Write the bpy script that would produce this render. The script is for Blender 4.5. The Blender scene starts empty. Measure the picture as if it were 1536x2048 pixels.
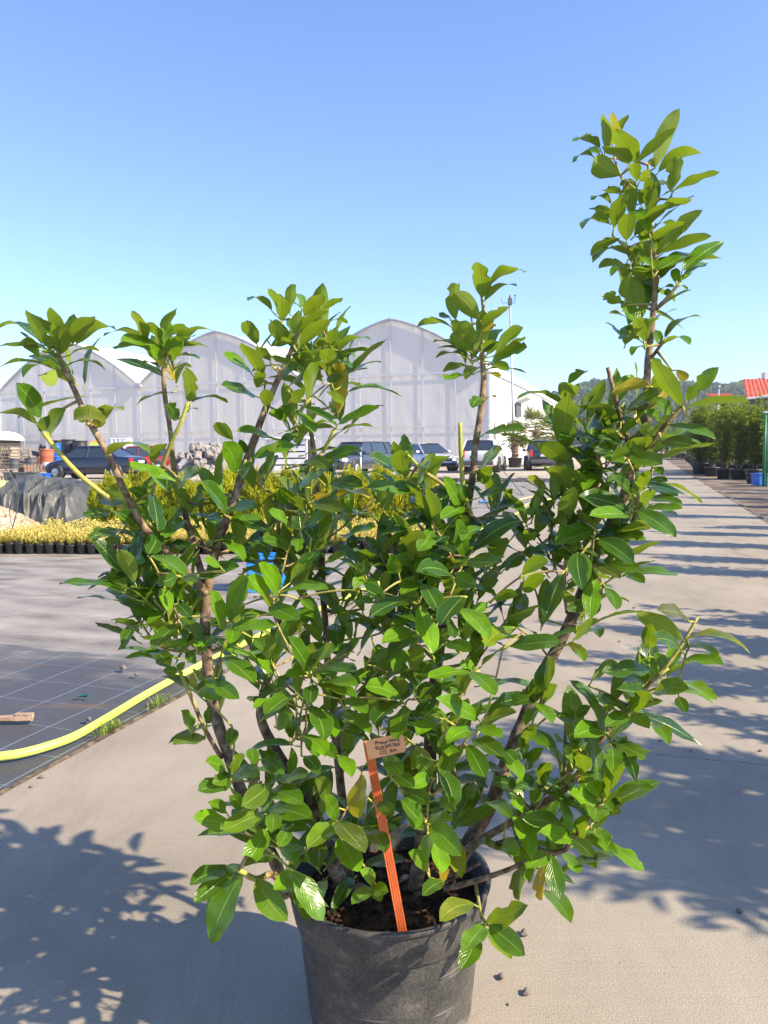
import bpy, math, random
import numpy as np
from mathutils import Vector, Matrix, noise
R = math.radians
PI = math.pi
scene = bpy.context.scene
col = scene.collection

# ---------------------------------------------------------------- camera
CAM_H = 1.10
PITCH = R(4.64)
ROLL = R(0.75)
F = 1539.0
cam_d = bpy.data.cameras.new('camera')
cam = bpy.data.objects.new('camera', cam_d)
col.objects.link(cam)
cam_d.sensor_fit = 'VERTICAL'
cam_d.sensor_height = 36.0
cam_d.lens = 36.0 * F / 2048.0
cam_d.clip_start = 0.05
cam_d.clip_end = 4000
CAM_M = Matrix.Translation((0, 0, CAM_H)) @ Matrix.Rotation(PI / 2 - PITCH, 4, 'X') @ Matrix.Rotation(-ROLL, 4, 'Z')
cam.matrix_world = CAM_M
scene.camera = cam

SKY_R, SKY_G, SKY_B = 0.84, 0.965, 1.25
# ---------------------------------------------------------------- sky, sun, exposure
SUN_EL = R(36)
SUN = Vector((0.914, -0.407, 0)).normalized() * math.cos(SUN_EL) + Vector((0, 0, math.sin(SUN_EL)))
world = bpy.data.worlds.new("World")
scene.world = world
world.use_nodes = True
wn = world.node_tree
bg = wn.nodes['Background']
sky = wn.nodes.new('ShaderNodeTexSky')
sky.sky_type = 'NISHITA'
sky.sun_disc = False
sky.sun_elevation = SUN_EL
sky.sun_rotation = math.atan2(SUN.x, SUN.y)
sky.altitude = 300
sky.air_density = 1.0
sky.dust_density = 0.9
sky.ozone_density = 1.6
grade = wn.nodes.new('ShaderNodeMix'); grade.data_type = 'RGBA'; grade.blend_type = 'MULTIPLY'
grade.inputs[0].default_value = 1.0
grade.inputs[7].default_value = (SKY_R, SKY_G, SKY_B, 1)
wn.links.new(sky.outputs[0], grade.inputs[6])
wn.links.new(grade.outputs[2], bg.inputs[0])
bg.inputs[1].default_value = 0.12
sl = bpy.data.lights.new('sun', 'SUN')
sl.energy = 5.0
sl.angle = R(0.55)
sl.color = (1.0, 0.84, 0.62)
so = bpy.data.objects.new('sun', sl)
col.objects.link(so)
so.rotation_euler = (-SUN).to_track_quat('-Z', 'Y').to_euler()
scene.view_settings.view_transform = 'Standard'
scene.view_settings.look = 'None'
scene.view_settings.gamma = 1
scene.view_settings.exposure = 1.08
scene.cycles.max_bounces = 8
scene.cycles.transparent_max_bounces = 8

# ---------------------------------------------------------------- pixel helpers (reference pixels 1536 x 2048)
def ray(px, py):
    v = Vector(((px - 768) / F, -(py - 1024) / F, -1.0))
    return (CAM_M.to_3x3() @ v)
def P(px, py, Y):
    d = ray(px, py)
    return Vector((0, 0, CAM_H)) + d * (Y / d.y)
def G(px, py, h=0.0):
    d = ray(px, py)
    return Vector((0, 0, CAM_H)) + d * ((h - CAM_H) / d.z)
def GX(px, Y, h=0.0):
    """ground point below screen column px at depth Y"""
    p = P(px, 900, Y)
    # correct for roll: find py giving height h
    for _ in range(3):
        py = 900 + (p.z - h) * F / Y
        q = P(px, py, Y)
        p = Vector((q.x, Y, p.z))
        if abs(q.z - h) < 1e-4: break
        p = P(px, 900, Y)
    return Vector((q.x, Y, h))
ra = math.atan((1288 - 768) / (F))
RD = Vector((math.sin(ra), math.cos(ra), 0))       # along the road, away
RR = Vector((math.cos(ra), -math.sin(ra), 0))      # across the road, to the right
ROAD_L = RR.dot(G(0, 1590))
ROAD_R = RR.dot(G(1536, 1045))
def RF(u, v, z=0.0):
    """point in the road frame: u across (right), v along (away)"""
    p = RR * u + RD * v
    return Vector((p.x, p.y, z))

# ---------------------------------------------------------------- object helpers
def tag(o, label=None, cat=None, group=None, kind=None):
    if label: o['label'] = label
    if cat: o['category'] = cat
    if group: o['group'] = group
    if kind: o['kind'] = kind
    return o
def empty(name, loc, rz=0.0, label=None, cat=None, group=None):
    o = bpy.data.objects.new(name, None)
    col.objects.link(o)
    o.location = loc
    o.rotation_euler = (0, 0, rz)
    o.empty_display_size = 0.1
    return tag(o, label, cat, group)
def copy_thing(root, loc=None, rz=None, scale=None, label=None, group=None):
    r = root.copy(); col.objects.link(r)
    for ch in [c for c in root.children]:
        c = ch.copy(); col.objects.link(c); c.parent = r
        for g in ch.children:
            d = g.copy(); col.objects.link(d); d.parent = c
    if loc is not None: r.location = loc
    if rz is not None: r.rotation_euler = (0, 0, rz)
    if scale is not None: r.scale = (scale,) * 3 if not hasattr(scale, '__len__') else scale
    if label: r['label'] = label
    if group: r['group'] = group
    return r

class MB:
    def __init__(s):
        s.v = []; s.f = []; s.mi = []; s.uv = []; s.col = []; s.has = False
    def add(s, verts, faces, mi=0, uvs=None, cols=None):
        b = len(s.v)
        s.v.extend([tuple(v) for v in verts])
        s.f.extend([tuple(b + i for i in f) for f in faces])
        s.mi.extend([mi] * len(faces))
        n = len(verts)
        s.uv.extend(uvs if uvs is not None else [(0.0, 0.0)] * n)
        if cols is None: cols = (0.5, 0.0, 0.0, 1.0)
        if isinstance(cols, tuple): cols = [cols] * n
        s.col.extend(cols)
        if uvs is not None: s.has = True
    def box(s, c, size, rot=None, mi=0, taper=1.0, cols=None):
        x, y, z = size[0] / 2, size[1] / 2, size[2] / 2
        vs = [Vector((a * x * (taper if cz > 0 else 1), b * y * (taper if cz > 0 else 1), cz * z)) for cz in (-1, 1) for a, b in ((-1, -1), (1, -1), (1, 1), (-1, 1))]
        if rot is not None: vs = [rot @ v for v in vs]
        c = Vector(c)
        s.add([v + c for v in vs], [(3, 2, 1, 0), (4, 5, 6, 7), (0, 1, 5, 4), (1, 2, 6, 5), (2, 3, 7, 6), (3, 0, 4, 7)], mi, None, cols)
    def tube(s, pts, rad, n=8, mi=0, cap=True, cols=None, jit=0.0):
        pts = [Vector(p) for p in pts]
        if not hasattr(rad, '__len__'): rad = [rad] * len(pts)
        vs = []; prev = None; cl = []
        for i, p in enumerate(pts):
            t = (pts[min(i + 1, len(pts) - 1)] - pts[max(i - 1, 0)])
            if t.length < 1e-9: t = Vector((0, 0, 1))
            t.normalize()
            if prev is None:
                a = t.orthogonal().normalized()
            else:
                a = prev - t * prev.dot(t)
                if a.length < 1e-6: a = t.orthogonal()
                a.normalize()
            prev = a
            b = t.cross(a)
            for k in range(n):
                an = 2 * PI * k / n
                r = rad[i]
                if jit: r *= 1 + jit * (random.random() - 0.5)
                vs.append(p + (a * math.cos(an) + b * math.sin(an)) * r)
                if cols is not None: cl.append(cols[i] if isinstance(cols, list) else cols)
        fs = []
        for i in range(len(pts) - 1):
            for k in range(n):
                k2 = (k + 1) % n
                fs.append((i * n + k, i * n + k2, (i + 1) * n + k2, (i + 1) * n + k))
        if cap:
            fs.append(tuple(range(n - 1, -1, -1)))
            fs.append(tuple((len(pts) - 1) * n + k for k in range(n)))
        s.add(vs, fs, mi, None, cl if cols is not None else None)
    def lathe(s, c, prof, n=32, mi=0, cols=None, ax=None):
        c = Vector(c); vs = []; fs = []
        for r, z in prof:
            for k in range(n):
                an = 2 * PI * k / n
                v = Vector((r * math.cos(an), r * math.sin(an), z))
                if ax is not None: v = ax @ v
                vs.append(c + v)
        for i in range(len(prof) - 1):
            for k in range(n):
                k2 = (k + 1) % n
                fs.append((i * n + k, i * n + k2, (i + 1) * n + k2, (i + 1) * n + k))
        s.add(vs, fs, mi, None, cols)
    def build(s, name, mats, parent=None, smooth=False, world=True):
        me = bpy.data.meshes.new(name)
        me.from_pydata(s.v, [], s.f)
        if not isinstance(mats, (list, tuple)): mats = [mats]
        for m in mats: me.materials.append(m)
        if len(mats) > 1: me.polygons.foreach_set('material_index', s.mi)
        if s.has:
            uvl = me.uv_layers.new(name='UVMap')
            li = np.empty(len(me.loops), dtype=np.int32)
            me.loops.foreach_get('vertex_index', li)
            uvl.data.foreach_set('uv', np.array(s.uv, dtype=np.float32)[li].ravel())
        ca = me.color_attributes.new('tint', 'FLOAT_COLOR', 'POINT')
        ca.data.foreach_set('color', np.array(s.col, dtype=np.float32).ravel())
        if smooth: me.polygons.foreach_set('use_smooth', [True] * len(me.polygons))
        me.update()
        o = bpy.data.objects.new(name, me)
        col.objects.link(o)
        if parent is not None: o.parent = parent
        return o
def bevel(o, w=0.01, seg=2):
    m = o.modifiers.new('bevel', 'BEVEL'); m.width = w; m.segments = seg; m.limit_method = 'ANGLE'; m.angle_limit = R(40)
    return o

# ---------------------------------------------------------------- materials
def newmat(name):
    m = bpy.data.materials.new(name); m.use_nodes = True
    nt = m.node_tree
    return m, nt, nt.nodes['Principled BSDF']
def N(nt, typ, **kw):
    n = nt.nodes.new(typ)
    for k, v in kw.items():
        if k.startswith('i_'): n.inputs[k[2:].replace('_', ' ')].default_value = v
        elif isinstance(k, str): setattr(n, k, v)
    return n
def ramp(nt, stops):
    n = nt.nodes.new('ShaderNodeValToRGB')
    e = n.color_ramp.elements
    while len(e) > 1: e.remove(e[0])
    e[0].position = stops[0][0]; e[0].color = (*stops[0][1], 1)
    for p, c in stops[1:]:
        x = e.new(p); x.color = (*c, 1)
    return n
def noisy(name, c1, c2, scale=5.0, rough=0.7, bump=0.2, bscale=None, detail=6, spec=0.5, metal=0.0, dist=0.01, c3=None, coat=0.0, stretch=None):
    m, nt, b = newmat(name)
    tc = N(nt, 'ShaderNodeTexCoord')
    src = tc.outputs['Object']
    if stretch:
        mp = N(nt, 'ShaderNodeMapping'); mp.inputs['Scale'].default_value = stretch
        nt.links.new(src, mp.inputs[0]); src = mp.outputs[0]
    n1 = N(nt, 'ShaderNodeTexNoise'); n1.inputs['Scale'].default_value = scale; n1.inputs['Detail'].default_value = detail
    nt.links.new(src, n1.inputs[0])
    stops = [(0.32, c1), (0.68, c2)] if c3 is None else [(0.3, c1), (0.5, c2), (0.72, c3)]
    r = ramp(nt, stops)
    nt.links.new(n1.outputs[0], r.inputs[0]); nt.links.new(r.outputs[0], b.inputs['Base Color'])
    b.inputs['Roughness'].default_value = rough
    b.inputs['Metallic'].default_value = metal
    b.inputs['Specular IOR Level'].default_value = spec
    b.inputs['Coat Weight'].default_value = coat
    if bump:
        n2 = N(nt, 'ShaderNodeTexNoise'); n2.inputs['Scale'].default_value = bscale or scale * 6; n2.inputs['Detail'].default_value = 4
        nt.links.new(src, n2.inputs[0])
        bp = N(nt, 'ShaderNodeBump'); bp.inputs['Strength'].default_value = bump; bp.inputs['Distance'].default_value = dist
        nt.links.new(n2.outputs[0], bp.inputs['Height']); nt.links.new(bp.outputs[0], b.inputs['Normal'])
    return m
# ================================================================ ground surfaces
def sheet(name, pts, z, m, kind='structure', thick=0.0, sub=0):
    mb = MB()
    n = len(pts)
    top = [(p[0], p[1], z) for p in pts]
    if thick:
        bot = [(p[0], p[1], z - thick) for p in pts]
        mb.add(top + bot, [tuple(range(n))] + [(i + n, (i + 1) % n + n, (i + 1) % n, i) for i in range(n)])
    else:
        mb.add(top, [tuple(range(n))])
    o = mb.build(name, m)
    # make the top face look up
    me = o.data
    if me.polygons[0].normal.z < 0: me.flip_normals()
    o['kind'] = kind
    return o
def mat_concrete():
    m, nt, b = newmat('concrete')
    L = nt.links.new
    g = N(nt, 'ShaderNodeNewGeometry')
    mp = N(nt, 'ShaderNodeMapping'); mp.inputs['Rotation'].default_value = (0, 0, ra)
    L(g.outputs['Position'], mp.inputs[0])
    big = N(nt, 'ShaderNodeTexNoise'); big.inputs['Scale'].default_value = 0.9; big.inputs['Detail'].default_value = 7; big.inputs['Roughness'].default_value = 0.6
    L(mp.outputs[0], big.inputs[0])
    r1 = ramp(nt, [(0.3, (0.258, 0.226, 0.176)), (0.5, (0.315, 0.278, 0.22)), (0.7, (0.358, 0.32, 0.257))])
    L(big.outputs[0], r1.inputs[0])
    # brush strokes across the slab
    mp2 = N(nt, 'ShaderNodeMapping'); mp2.inputs['Rotation'].default_value = (0, 0, ra); mp2.inputs['Scale'].default_value = (4, 150, 1)
    L(g.outputs['Position'], mp2.inputs[0])
    br = N(nt, 'ShaderNodeTexNoise'); br.inputs['Scale'].default_value = 1.0; br.inputs['Detail'].default_value = 3
    L(mp2.outputs[0], br.inputs[0])
    fine = N(nt, 'ShaderNodeTexNoise'); fine.inputs['Scale'].default_value = 260; fine.inputs['Detail'].default_value = 3
    L(g.outputs['Position'], fine.inputs[0])
    r2 = ramp(nt, [(0.3, (0.72, 0.72, 0.72)), (0.7, (1.16, 1.16, 1.16))])
    mixf = N(nt, 'ShaderNodeMath', operation='ADD'); mixf.use_clamp = False
    sc = N(nt, 'ShaderNodeMath', operation='MULTIPLY'); sc.inputs[1].default_value = 0.15
    L(br.outputs[0], sc.inputs[0])
    sc2 = N(nt, 'ShaderNodeMath', operation='MULTIPLY'); sc2.inputs[1].default_value = 0.85
    L(fine.outputs[0], sc2.inputs[0])
    L(sc.outputs[0], mixf.inputs[0]); L(sc2.outputs[0], mixf.inputs[1])
    L(mixf.outputs[0], r2.inputs[0])
    mul = N(nt, 'ShaderNodeMix', data_type='RGBA', blend_type='MULTIPLY'); mul.inputs[0].default_value = 1
    L(r1.outputs[0], mul.inputs[6]); L(r2.outputs[0], mul.inputs[7])
    # pores and dark specks
    vo = N(nt, 'ShaderNodeTexVoronoi'); vo.inputs['Scale'].default_value = 42; vo.inputs['Randomness'].default_value = 1
    L(g.outputs['Position'], vo.inputs[0])
    vs = N(nt, 'ShaderNodeTexNoise'); vs.inputs['Scale'].default_value = 7
    L(g.outputs['Position'], vs.inputs[0])
    th = N(nt, 'ShaderNodeMath', operation='MULTIPLY'); th.inputs[1].default_value = 0.16; L(vs.outputs[0], th.inputs[0])
    lt = N(nt, 'ShaderNodeMath', operation='LESS_THAN'); L(vo.outputs['Distance'], lt.inputs[0]); L(th.outputs[0], lt.inputs[1])
    sc3 = N(nt, 'ShaderNodeMath', operation='MULTIPLY'); sc3.inputs[1].default_value = 0.38; L(lt.outputs[0], sc3.inputs[0])
    mul2 = N(nt, 'ShaderNodeMix', data_type='RGBA', blend_type='MULTIPLY'); L(sc3.outputs[0], mul2.inputs[0])
    L(mul.outputs[2], mul2.inputs[6]); mul2.inputs[7].default_value = (0.35, 0.3, 0.26, 1)
    # joints across the road every 5 m, thin; and a meandering crack
    sep = N(nt, 'ShaderNodeSeparateXYZ'); L(mp.outputs[0], sep.inputs[0])
    wob = N(nt, 'ShaderNodeTexNoise'); wob.inputs['Scale'].default_value = 2.2; wob.inputs['Detail'].default_value = 8; wob.inputs['Roughness'].default_value = 0.65
    L(g.outputs['Position'], wob.inputs[0])
    w1 = N(nt, 'ShaderNodeMath', operation='MULTIPLY_ADD'); w1.inputs[1].default_value = 0.22; L(wob.outputs[0], w1.inputs[0]); L(sep.outputs['Y'], w1.inputs[2])
    c1 = N(nt, 'ShaderNodeMath', operation='SUBTRACT'); L(w1.outputs[0], c1.inputs[0]); c1.inputs[1].default_value = 2.95
    c2 = N(nt, 'ShaderNodeMath', operation='ABSOLUTE'); L(c1.outputs[0], c2.inputs[0])
    c3 = N(nt, 'ShaderNodeMath', operation='LESS_THAN'); L(c2.outputs[0], c3.inputs[0]); c3.inputs[1].default_value = 0.0022
    cx = N(nt, 'ShaderNodeMath', operation='GREATER_THAN'); L(sep.outputs['X'], cx.inputs[0]); cx.inputs[1].default_value = 0.05
    c4 = N(nt, 'ShaderNodeMath', operation='MULTIPLY'); L(c3.outputs[0], c4.inputs[0]); L(cx.outputs[0], c4.inputs[1])
    j1 = N(nt, 'ShaderNodeMath', operation='PINGPONG'); j1.inputs[1].default_value = 2.6; L(sep.outputs['Y'], j1.inputs[0])
    j2 = N(nt, 'ShaderNodeMath', operation='LESS_THAN'); j2.inputs[1].default_value = 0.004; L(j1.outputs[0], j2.inputs[0])
    j3 = N(nt, 'ShaderNodeMath', operation='MULTIPLY'); j3.inputs[1].default_value = 0.5; L(j2.outputs[0], j3.inputs[0])
    cm = N(nt, 'ShaderNodeMath', operation='MAXIMUM'); L(c4.outputs[0], cm.inputs[0]); L(j3.outputs[0], cm.inputs[1])
    mul3 = N(nt, 'ShaderNodeMix', data_type='RGBA', blend_type='MULTIPLY'); L(cm.outputs[0], mul3.inputs[0])
    L(mul2.outputs[2], mul3.inputs[6]); mul3.inputs[7].default_value = (0.42, 0.38, 0.34, 1)
    mst = N(nt, 'ShaderNodeMapping'); mst.inputs['Rotation'].default_value = (0, 0, ra); mst.inputs['Scale'].default_value = (1.6, 0.5, 1); L(g.outputs['Position'], mst.inputs[0])
    st = N(nt, 'ShaderNodeTexNoise'); st.inputs['Scale'].default_value = 1.3; st.inputs['Detail'].default_value = 10; st.inputs['Roughness'].default_value = 0.7; st.inputs['Distortion'].default_value = 1.2; L(mst.outputs[0], st.inputs[0])
    stc = ramp(nt, [(0.40, (1.08, 1.07, 1.05)), (0.52, (0.98, 0.98, 0.98)), (0.62, (0.84, 0.83, 0.81)), (0.72, (0.70, 0.68, 0.65))]); L(st.outputs[0], stc.inputs[0])
    mst2 = N(nt, 'ShaderNodeMix', data_type='RGBA', blend_type='MULTIPLY'); mst2.inputs[0].default_value = 0.8; L(mul3.outputs[2], mst2.inputs[6]); L(stc.outputs[0], mst2.inputs[7])
    L(mst2.outputs[2], b.inputs['Base Color'])
    b.inputs['Roughness'].default_value = 0.85
    b.inputs['Specular IOR Level'].default_value = 0.3
    hb = N(nt, 'ShaderNodeMath', operation='SUBTRACT'); L(mixf.outputs[0], hb.inputs[0]); L(sc3.outputs[0], hb.inputs[1])
    bp = N(nt, 'ShaderNodeBump'); bp.inputs['Strength'].default_value = 0.55; bp.inputs['Distance'].default_value = 0.0025
    L(hb.outputs[0], bp.inputs['Height']); L(bp.outputs[0], b.inputs['Normal'])
    return m
def mat_fabric():
    m, nt, b = newmat('ground_fabric')
    L = nt.links.new
    g = N(nt, 'ShaderNodeNewGeometry')
    mp = N(nt, 'ShaderNodeMapping'); mp.inputs['Rotation'].default_value = (0, 0, ra)
    L(g.outputs['Position'], mp.inputs[0])
    sep = N(nt, 'ShaderNodeSeparateXYZ'); L(mp.outputs[0], sep.inputs[0])
    wob = N(nt, 'ShaderNodeTexNoise'); wob.inputs['Scale'].default_value = 0.8; L(g.outputs['Position'], wob.inputs[0])
    def line(ax, period, wid):
        a = N(nt, 'ShaderNodeMath', operation='MULTIPLY_ADD'); a.inputs[1].default_value = 0.06; L(wob.outputs[0], a.inputs[0]); L(sep.outputs[ax], a.inputs[2])
        p = N(nt, 'ShaderNodeMath', operation='PINGPONG'); p.inputs[1].default_value = period / 2; L(a.outputs[0], p.inputs[0])
        q = N(nt, 'ShaderNodeMath', operation='LESS_THAN'); q.inputs[1].default_value = wid; L(p.outputs[0], q.inputs[0])
        return q
    l1 = line('X', 0.25, 0.0024); l2 = line('Y', 0.25, 0.0022)
    s2 = N(nt, 'ShaderNodeMath', operation='MULTIPLY'); s2.inputs[1].default_value = 0.55; L(l2.outputs[0], s2.inputs[0])
    mx = N(nt, 'ShaderNodeMath', operation='MAXIMUM'); L(l1.outputs[0], mx.inputs[0]); L(s2.outputs[0], mx.inputs[1])
    basec = N(nt, 'ShaderNodeMix', data_type='RGBA'); L(mx.outputs[0], basec.inputs[0])
    basec.inputs[6].default_value = (0.058, 0.060, 0.066, 1); basec.inputs[7].default_value = (0.20, 0.24, 0.28, 1)
    # dust: thick away from the road, puddled in patches near it
    mpd = N(nt, 'ShaderNodeMapping'); mpd.inputs['Scale'].default_value = (0.55, 1.5, 1); L(mp.outputs[0], mpd.inputs[0])
    d1 = N(nt, 'ShaderNodeTexNoise'); d1.inputs['Scale'].default_value = 1.1; d1.inputs['Detail'].default_value = 7; d1.inputs['Roughness'].default_value = 0.55; d1.inputs['Distortion'].default_value = 0.6
    L(mpd.outputs[0], d1.inputs[0])
    sgeo = N(nt, 'ShaderNodeSeparateXYZ'); L(g.outputs['Position'], sgeo.inputs[0])
    up = N(nt, 'ShaderNodeMapRange'); up.inputs[1].default_value = 2.3; up.inputs[2].default_value = 5.4; up.inputs[3].default_value = -0.34; up.inputs[4].default_value = 0.25; L(sgeo.outputs['Y'], up.inputs[0])
    add = N(nt, 'ShaderNodeMath', operation='ADD'); L(d1.outputs[0], add.inputs[0]); L(up.outputs[0], add.inputs[1])
    dr = ramp(nt, [(0.40, (0.02, 0.02, 0.02)), (0.47, (0.25, 0.25, 0.25)), (0.52, (0.72, 0.72, 0.72)), (0.66, (0.95, 0.95, 0.95))])
    L(add.outputs[0], dr.inputs[0])
    d2 = N(nt, 'ShaderNodeTexNoise'); d2.inputs['Scale'].default_value = 3.0; d2.inputs['Detail'].default_value = 8
    L(mpd.outputs[0], d2.inputs[0])
    dc = ramp(nt, [(0.3, (0.15, 0.13, 0.105)), (0.5, (0.265, 0.238, 0.20)), (0.72, (0.37, 0.335, 0.285))])
    L(d2.outputs[0], dc.inputs[0])
    mixd = N(nt, 'ShaderNodeMix', data_type='RGBA'); L(dr.outputs[0], mixd.inputs[0]); L(basec.outputs[2], mixd.inputs[6]); L(dc.outputs[0], mixd.inputs[7])
    # damp brown silt stains
    mps = N(nt, 'ShaderNodeMapping'); mps.inputs['Scale'].default_value = (0.8, 3.0, 1); mps.inputs['Location'].default_value = (3.3, 1.2, 0); L(g.outputs['Position'], mps.inputs[0])
    d3 = N(nt, 'ShaderNodeTexNoise'); d3.inputs['Scale'].default_value = 1.0; d3.inputs['Detail'].default_value = 6; L(mps.outputs[0], d3.inputs[0])
    sr = ramp(nt, [(0.595, (0, 0, 0)), (0.65, (0.8, 0.8, 0.8))]); L(d3.outputs[0], sr.inputs[0])
    mixs = N(nt, 'ShaderNodeMix', data_type='RGBA'); L(sr.outputs[0], mixs.inputs[0]); L(mixd.outputs[2], mixs.inputs[6]); mixs.inputs[7].default_value = (0.13, 0.085, 0.05, 1)
    L(mixs.outputs[2], b.inputs['Base Color'])
    b.inputs['Roughness'].default_value = 0.62
    wv = N(nt, 'ShaderNodeTexNoise'); wv.inputs['Scale'].default_value = 300; L(g.outputs['Position'], wv.inputs[0])
    wr = N(nt, 'ShaderNodeTexNoise'); wr.inputs['Scale'].default_value = 6; wr.inputs['Detail'].default_value = 5; wr.inputs['Distortion'].default_value = 1; L(mpd.outputs[0], wr.inputs[0])
    ad2 = N(nt, 'ShaderNodeMath', operation='MULTIPLY_ADD'); ad2.inputs[1].default_value = 0.05; L(wv.outputs[0], ad2.inputs[0]); L(wr.outputs[0], ad2.inputs[2])
    bp = N(nt, 'ShaderNodeBump'); bp.inputs['Strength'].default_value = 0.6; bp.inputs['Distance'].default_value = 0.03
    L(ad2.outputs[0], bp.inputs['Height']); L(bp.outputs[0], b.inputs['Normal'])
    return m
M = {}
M['concrete'] = mat_concrete()
M['fabric'] = mat_fabric()
M['earth'] = noisy('earth', (0.10, 0.085, 0.06), (0.20, 0.17, 0.12), 0.5, 0.95, 0.6, 9, c3=(0.27, 0.235, 0.17), dist=0.05)
M['damp_soil'] = noisy('damp_soil', (0.045, 0.03, 0.02), (0.14, 0.10, 0.065), 1.1, 0.85, 0.8, 30, c3=(0.30, 0.26, 0.20), dist=0.02, detail=9)
M['gravel'] = noisy('gravel', (0.27, 0.22, 0.17), (0.40, 0.34, 0.27), 0.35, 0.95, 0.9, 22, c3=(0.50, 0.43, 0.35), dist=0.04, detail=12)
M['debris'] = noisy('debris', (0.03, 0.024, 0.018), (0.09, 0.07, 0.05), 25, 0.95, 1.0, 120, c3=(0.22, 0.16, 0.10), dist=0.01)

sheet('ground', [(-900, -300), (900, -300), (900, 1400), (-900, 1400)], -0.03, M['earth'])
# concrete road slab
sheet('concrete_road', [RF(ROAD_L, -12), RF(ROAD_R, -12), RF(ROAD_R, 160), RF(ROAD_L, 160)], 0.0, M['concrete'], thick=0.12)
V_KERB = RD.dot(G(1060, 962))
# weed-control fabric left of the road, slightly rumpled: a real grid
def fabric_sheet():
    mb = MB()
    nu, nv = 60, 90
    u0, u1, v0, v1 = ROAD_L - 0.035, ROAD_L - 26, -6.0, V_KERB - 0.6
    vs = []
    for j in range(nv + 1):
        v = v0 + (v1 - v0) * (j / nv) ** 1.3
        for i in range(nu + 1):
            t = (i / nu) ** 1.8
            u = u0 + (u1 - u0) * t
            p = RF(u, v)
            h = 0.010 * noise.noise(Vector((p.x * 0.9, p.y * 1.6, 0))) + 0.006 * noise.noise(Vector((p.x * 3, p.y * 5, 2)))
            k = min(1.0, i / 5)
            vs.append((p.x, p.y, -0.012 + h * k))
    fs = [(j * (nu + 1) + i, (j + 1) * (nu + 1) + i, (j + 1) * (nu + 1) + i + 1, j * (nu + 1) + i + 1) for j in range(nv) for i in range(nu)]
    mb.add(vs, fs)
    o = mb.build('ground_fabric', M['fabric'], smooth=True)
    if o.data.polygons[0].normal.z < 0: o.data.flip_normals()
    o['kind'] = 'structure'
fabric_sheet()
# damp soil right of the road
sheet('soil_strip', [RF(ROAD_R + 0.02, -12), RF(ROAD_R + 12, -12), RF(ROAD_R + 12, 120), RF(ROAD_R + 0.02, 120)], -0.016, M['damp_soil'])
# gravel yard behind the kerb
sheet('gravel_yard', [RF(ROAD_L - 0.02, V_KERB + 0.3), RF(ROAD_L - 60, V_KERB + 0.3), RF(ROAD_L - 60, 130), RF(ROAD_L - 0.02, 130)], -0.006, M['gravel'])
# rough stone kerb between fabric and gravel
def kerb():
    mb = MB(); random.seed(3)
    u = ROAD_L - 0.5
    while u > ROAD_L - 11:
        w = random.uniform(0.25, 0.6)
        rot = Matrix.Rotation(-ra + random.uniform(-.1, .1), 3, 'Z') @ Matrix.Rotation(random.uniform(-.08, .08), 3, 'Y')
        mb.box(RF(u - w / 2, V_KERB + random.uniform(-.05, .05), random.uniform(0.0, 0.05)), (w * .92, 0.22, 0.16), rot)
        u -= w
    o = mb.build('kerb', noisy('kerb_stone', (0.16, 0.14, 0.12), (0.36, 0.32, 0.28), 3, 0.9, 0.6, 20))
    o['kind'] = 'structure'
kerb()
# dirt-filled joint along the slab edges
def joint(u, name, w, seed, v0, v1, m):
    random.seed(seed); mb = MB()
    n = int((v1 - v0) / 0.03)
    L_, R_ = [], []
    for i in range(n + 1):
        v = v0 + (v1 - v0) * i / n
        a = w * (0.55 + 0.9 * abs(noise.noise(Vector((v * 4, seed, 0)))) + 0.5 * random.random())
        b = w * (0.30 + 0.9 * abs(noise.noise(Vector((v * 5, seed + 9, 0)))) + 0.4 * random.random())
        L_.append(RF(u - a, v, 0.002)); R_.append(RF(u + b * 0.6, v, 0.003))
    mid = [RF(u - w * 0.15 + random.uniform(-.3, .3) * w, v0 + (v1 - v0) * i / n, 0.006 + random.random() * 0.006) for i in range(n + 1)]
    vs = L_ + mid + R_
    k = n + 1
    fs = [(i, i + k, i + k + 1, i + 1) for i in range(n)] + [(i + k, i + 2 * k, i + 2 * k + 1, i + k + 1) for i in range(n)]
    mb.add(vs, fs)
    o = mb.build(name, m)
    if o.data.polygons[0].normal.z < 0: o.data.flip_normals()
    o['kind'] = 'stuff'
    tag(o, None, None)
    return o
o = joint(ROAD_L - 0.005, 'edge_debris', 0.022, 5, -1.0, 14.0, M['debris'])
tag(o, 'dark crumbly dirt filling the joint along the left edge of the concrete', 'dirt')
o = joint(ROAD_R + 0.03, 'edge_dirt', 0.05, 7, 3.0, 40.0, M['damp_soil'])
tag(o, 'damp dark soil crumbs along the right edge of the concrete', 'dirt')

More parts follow.
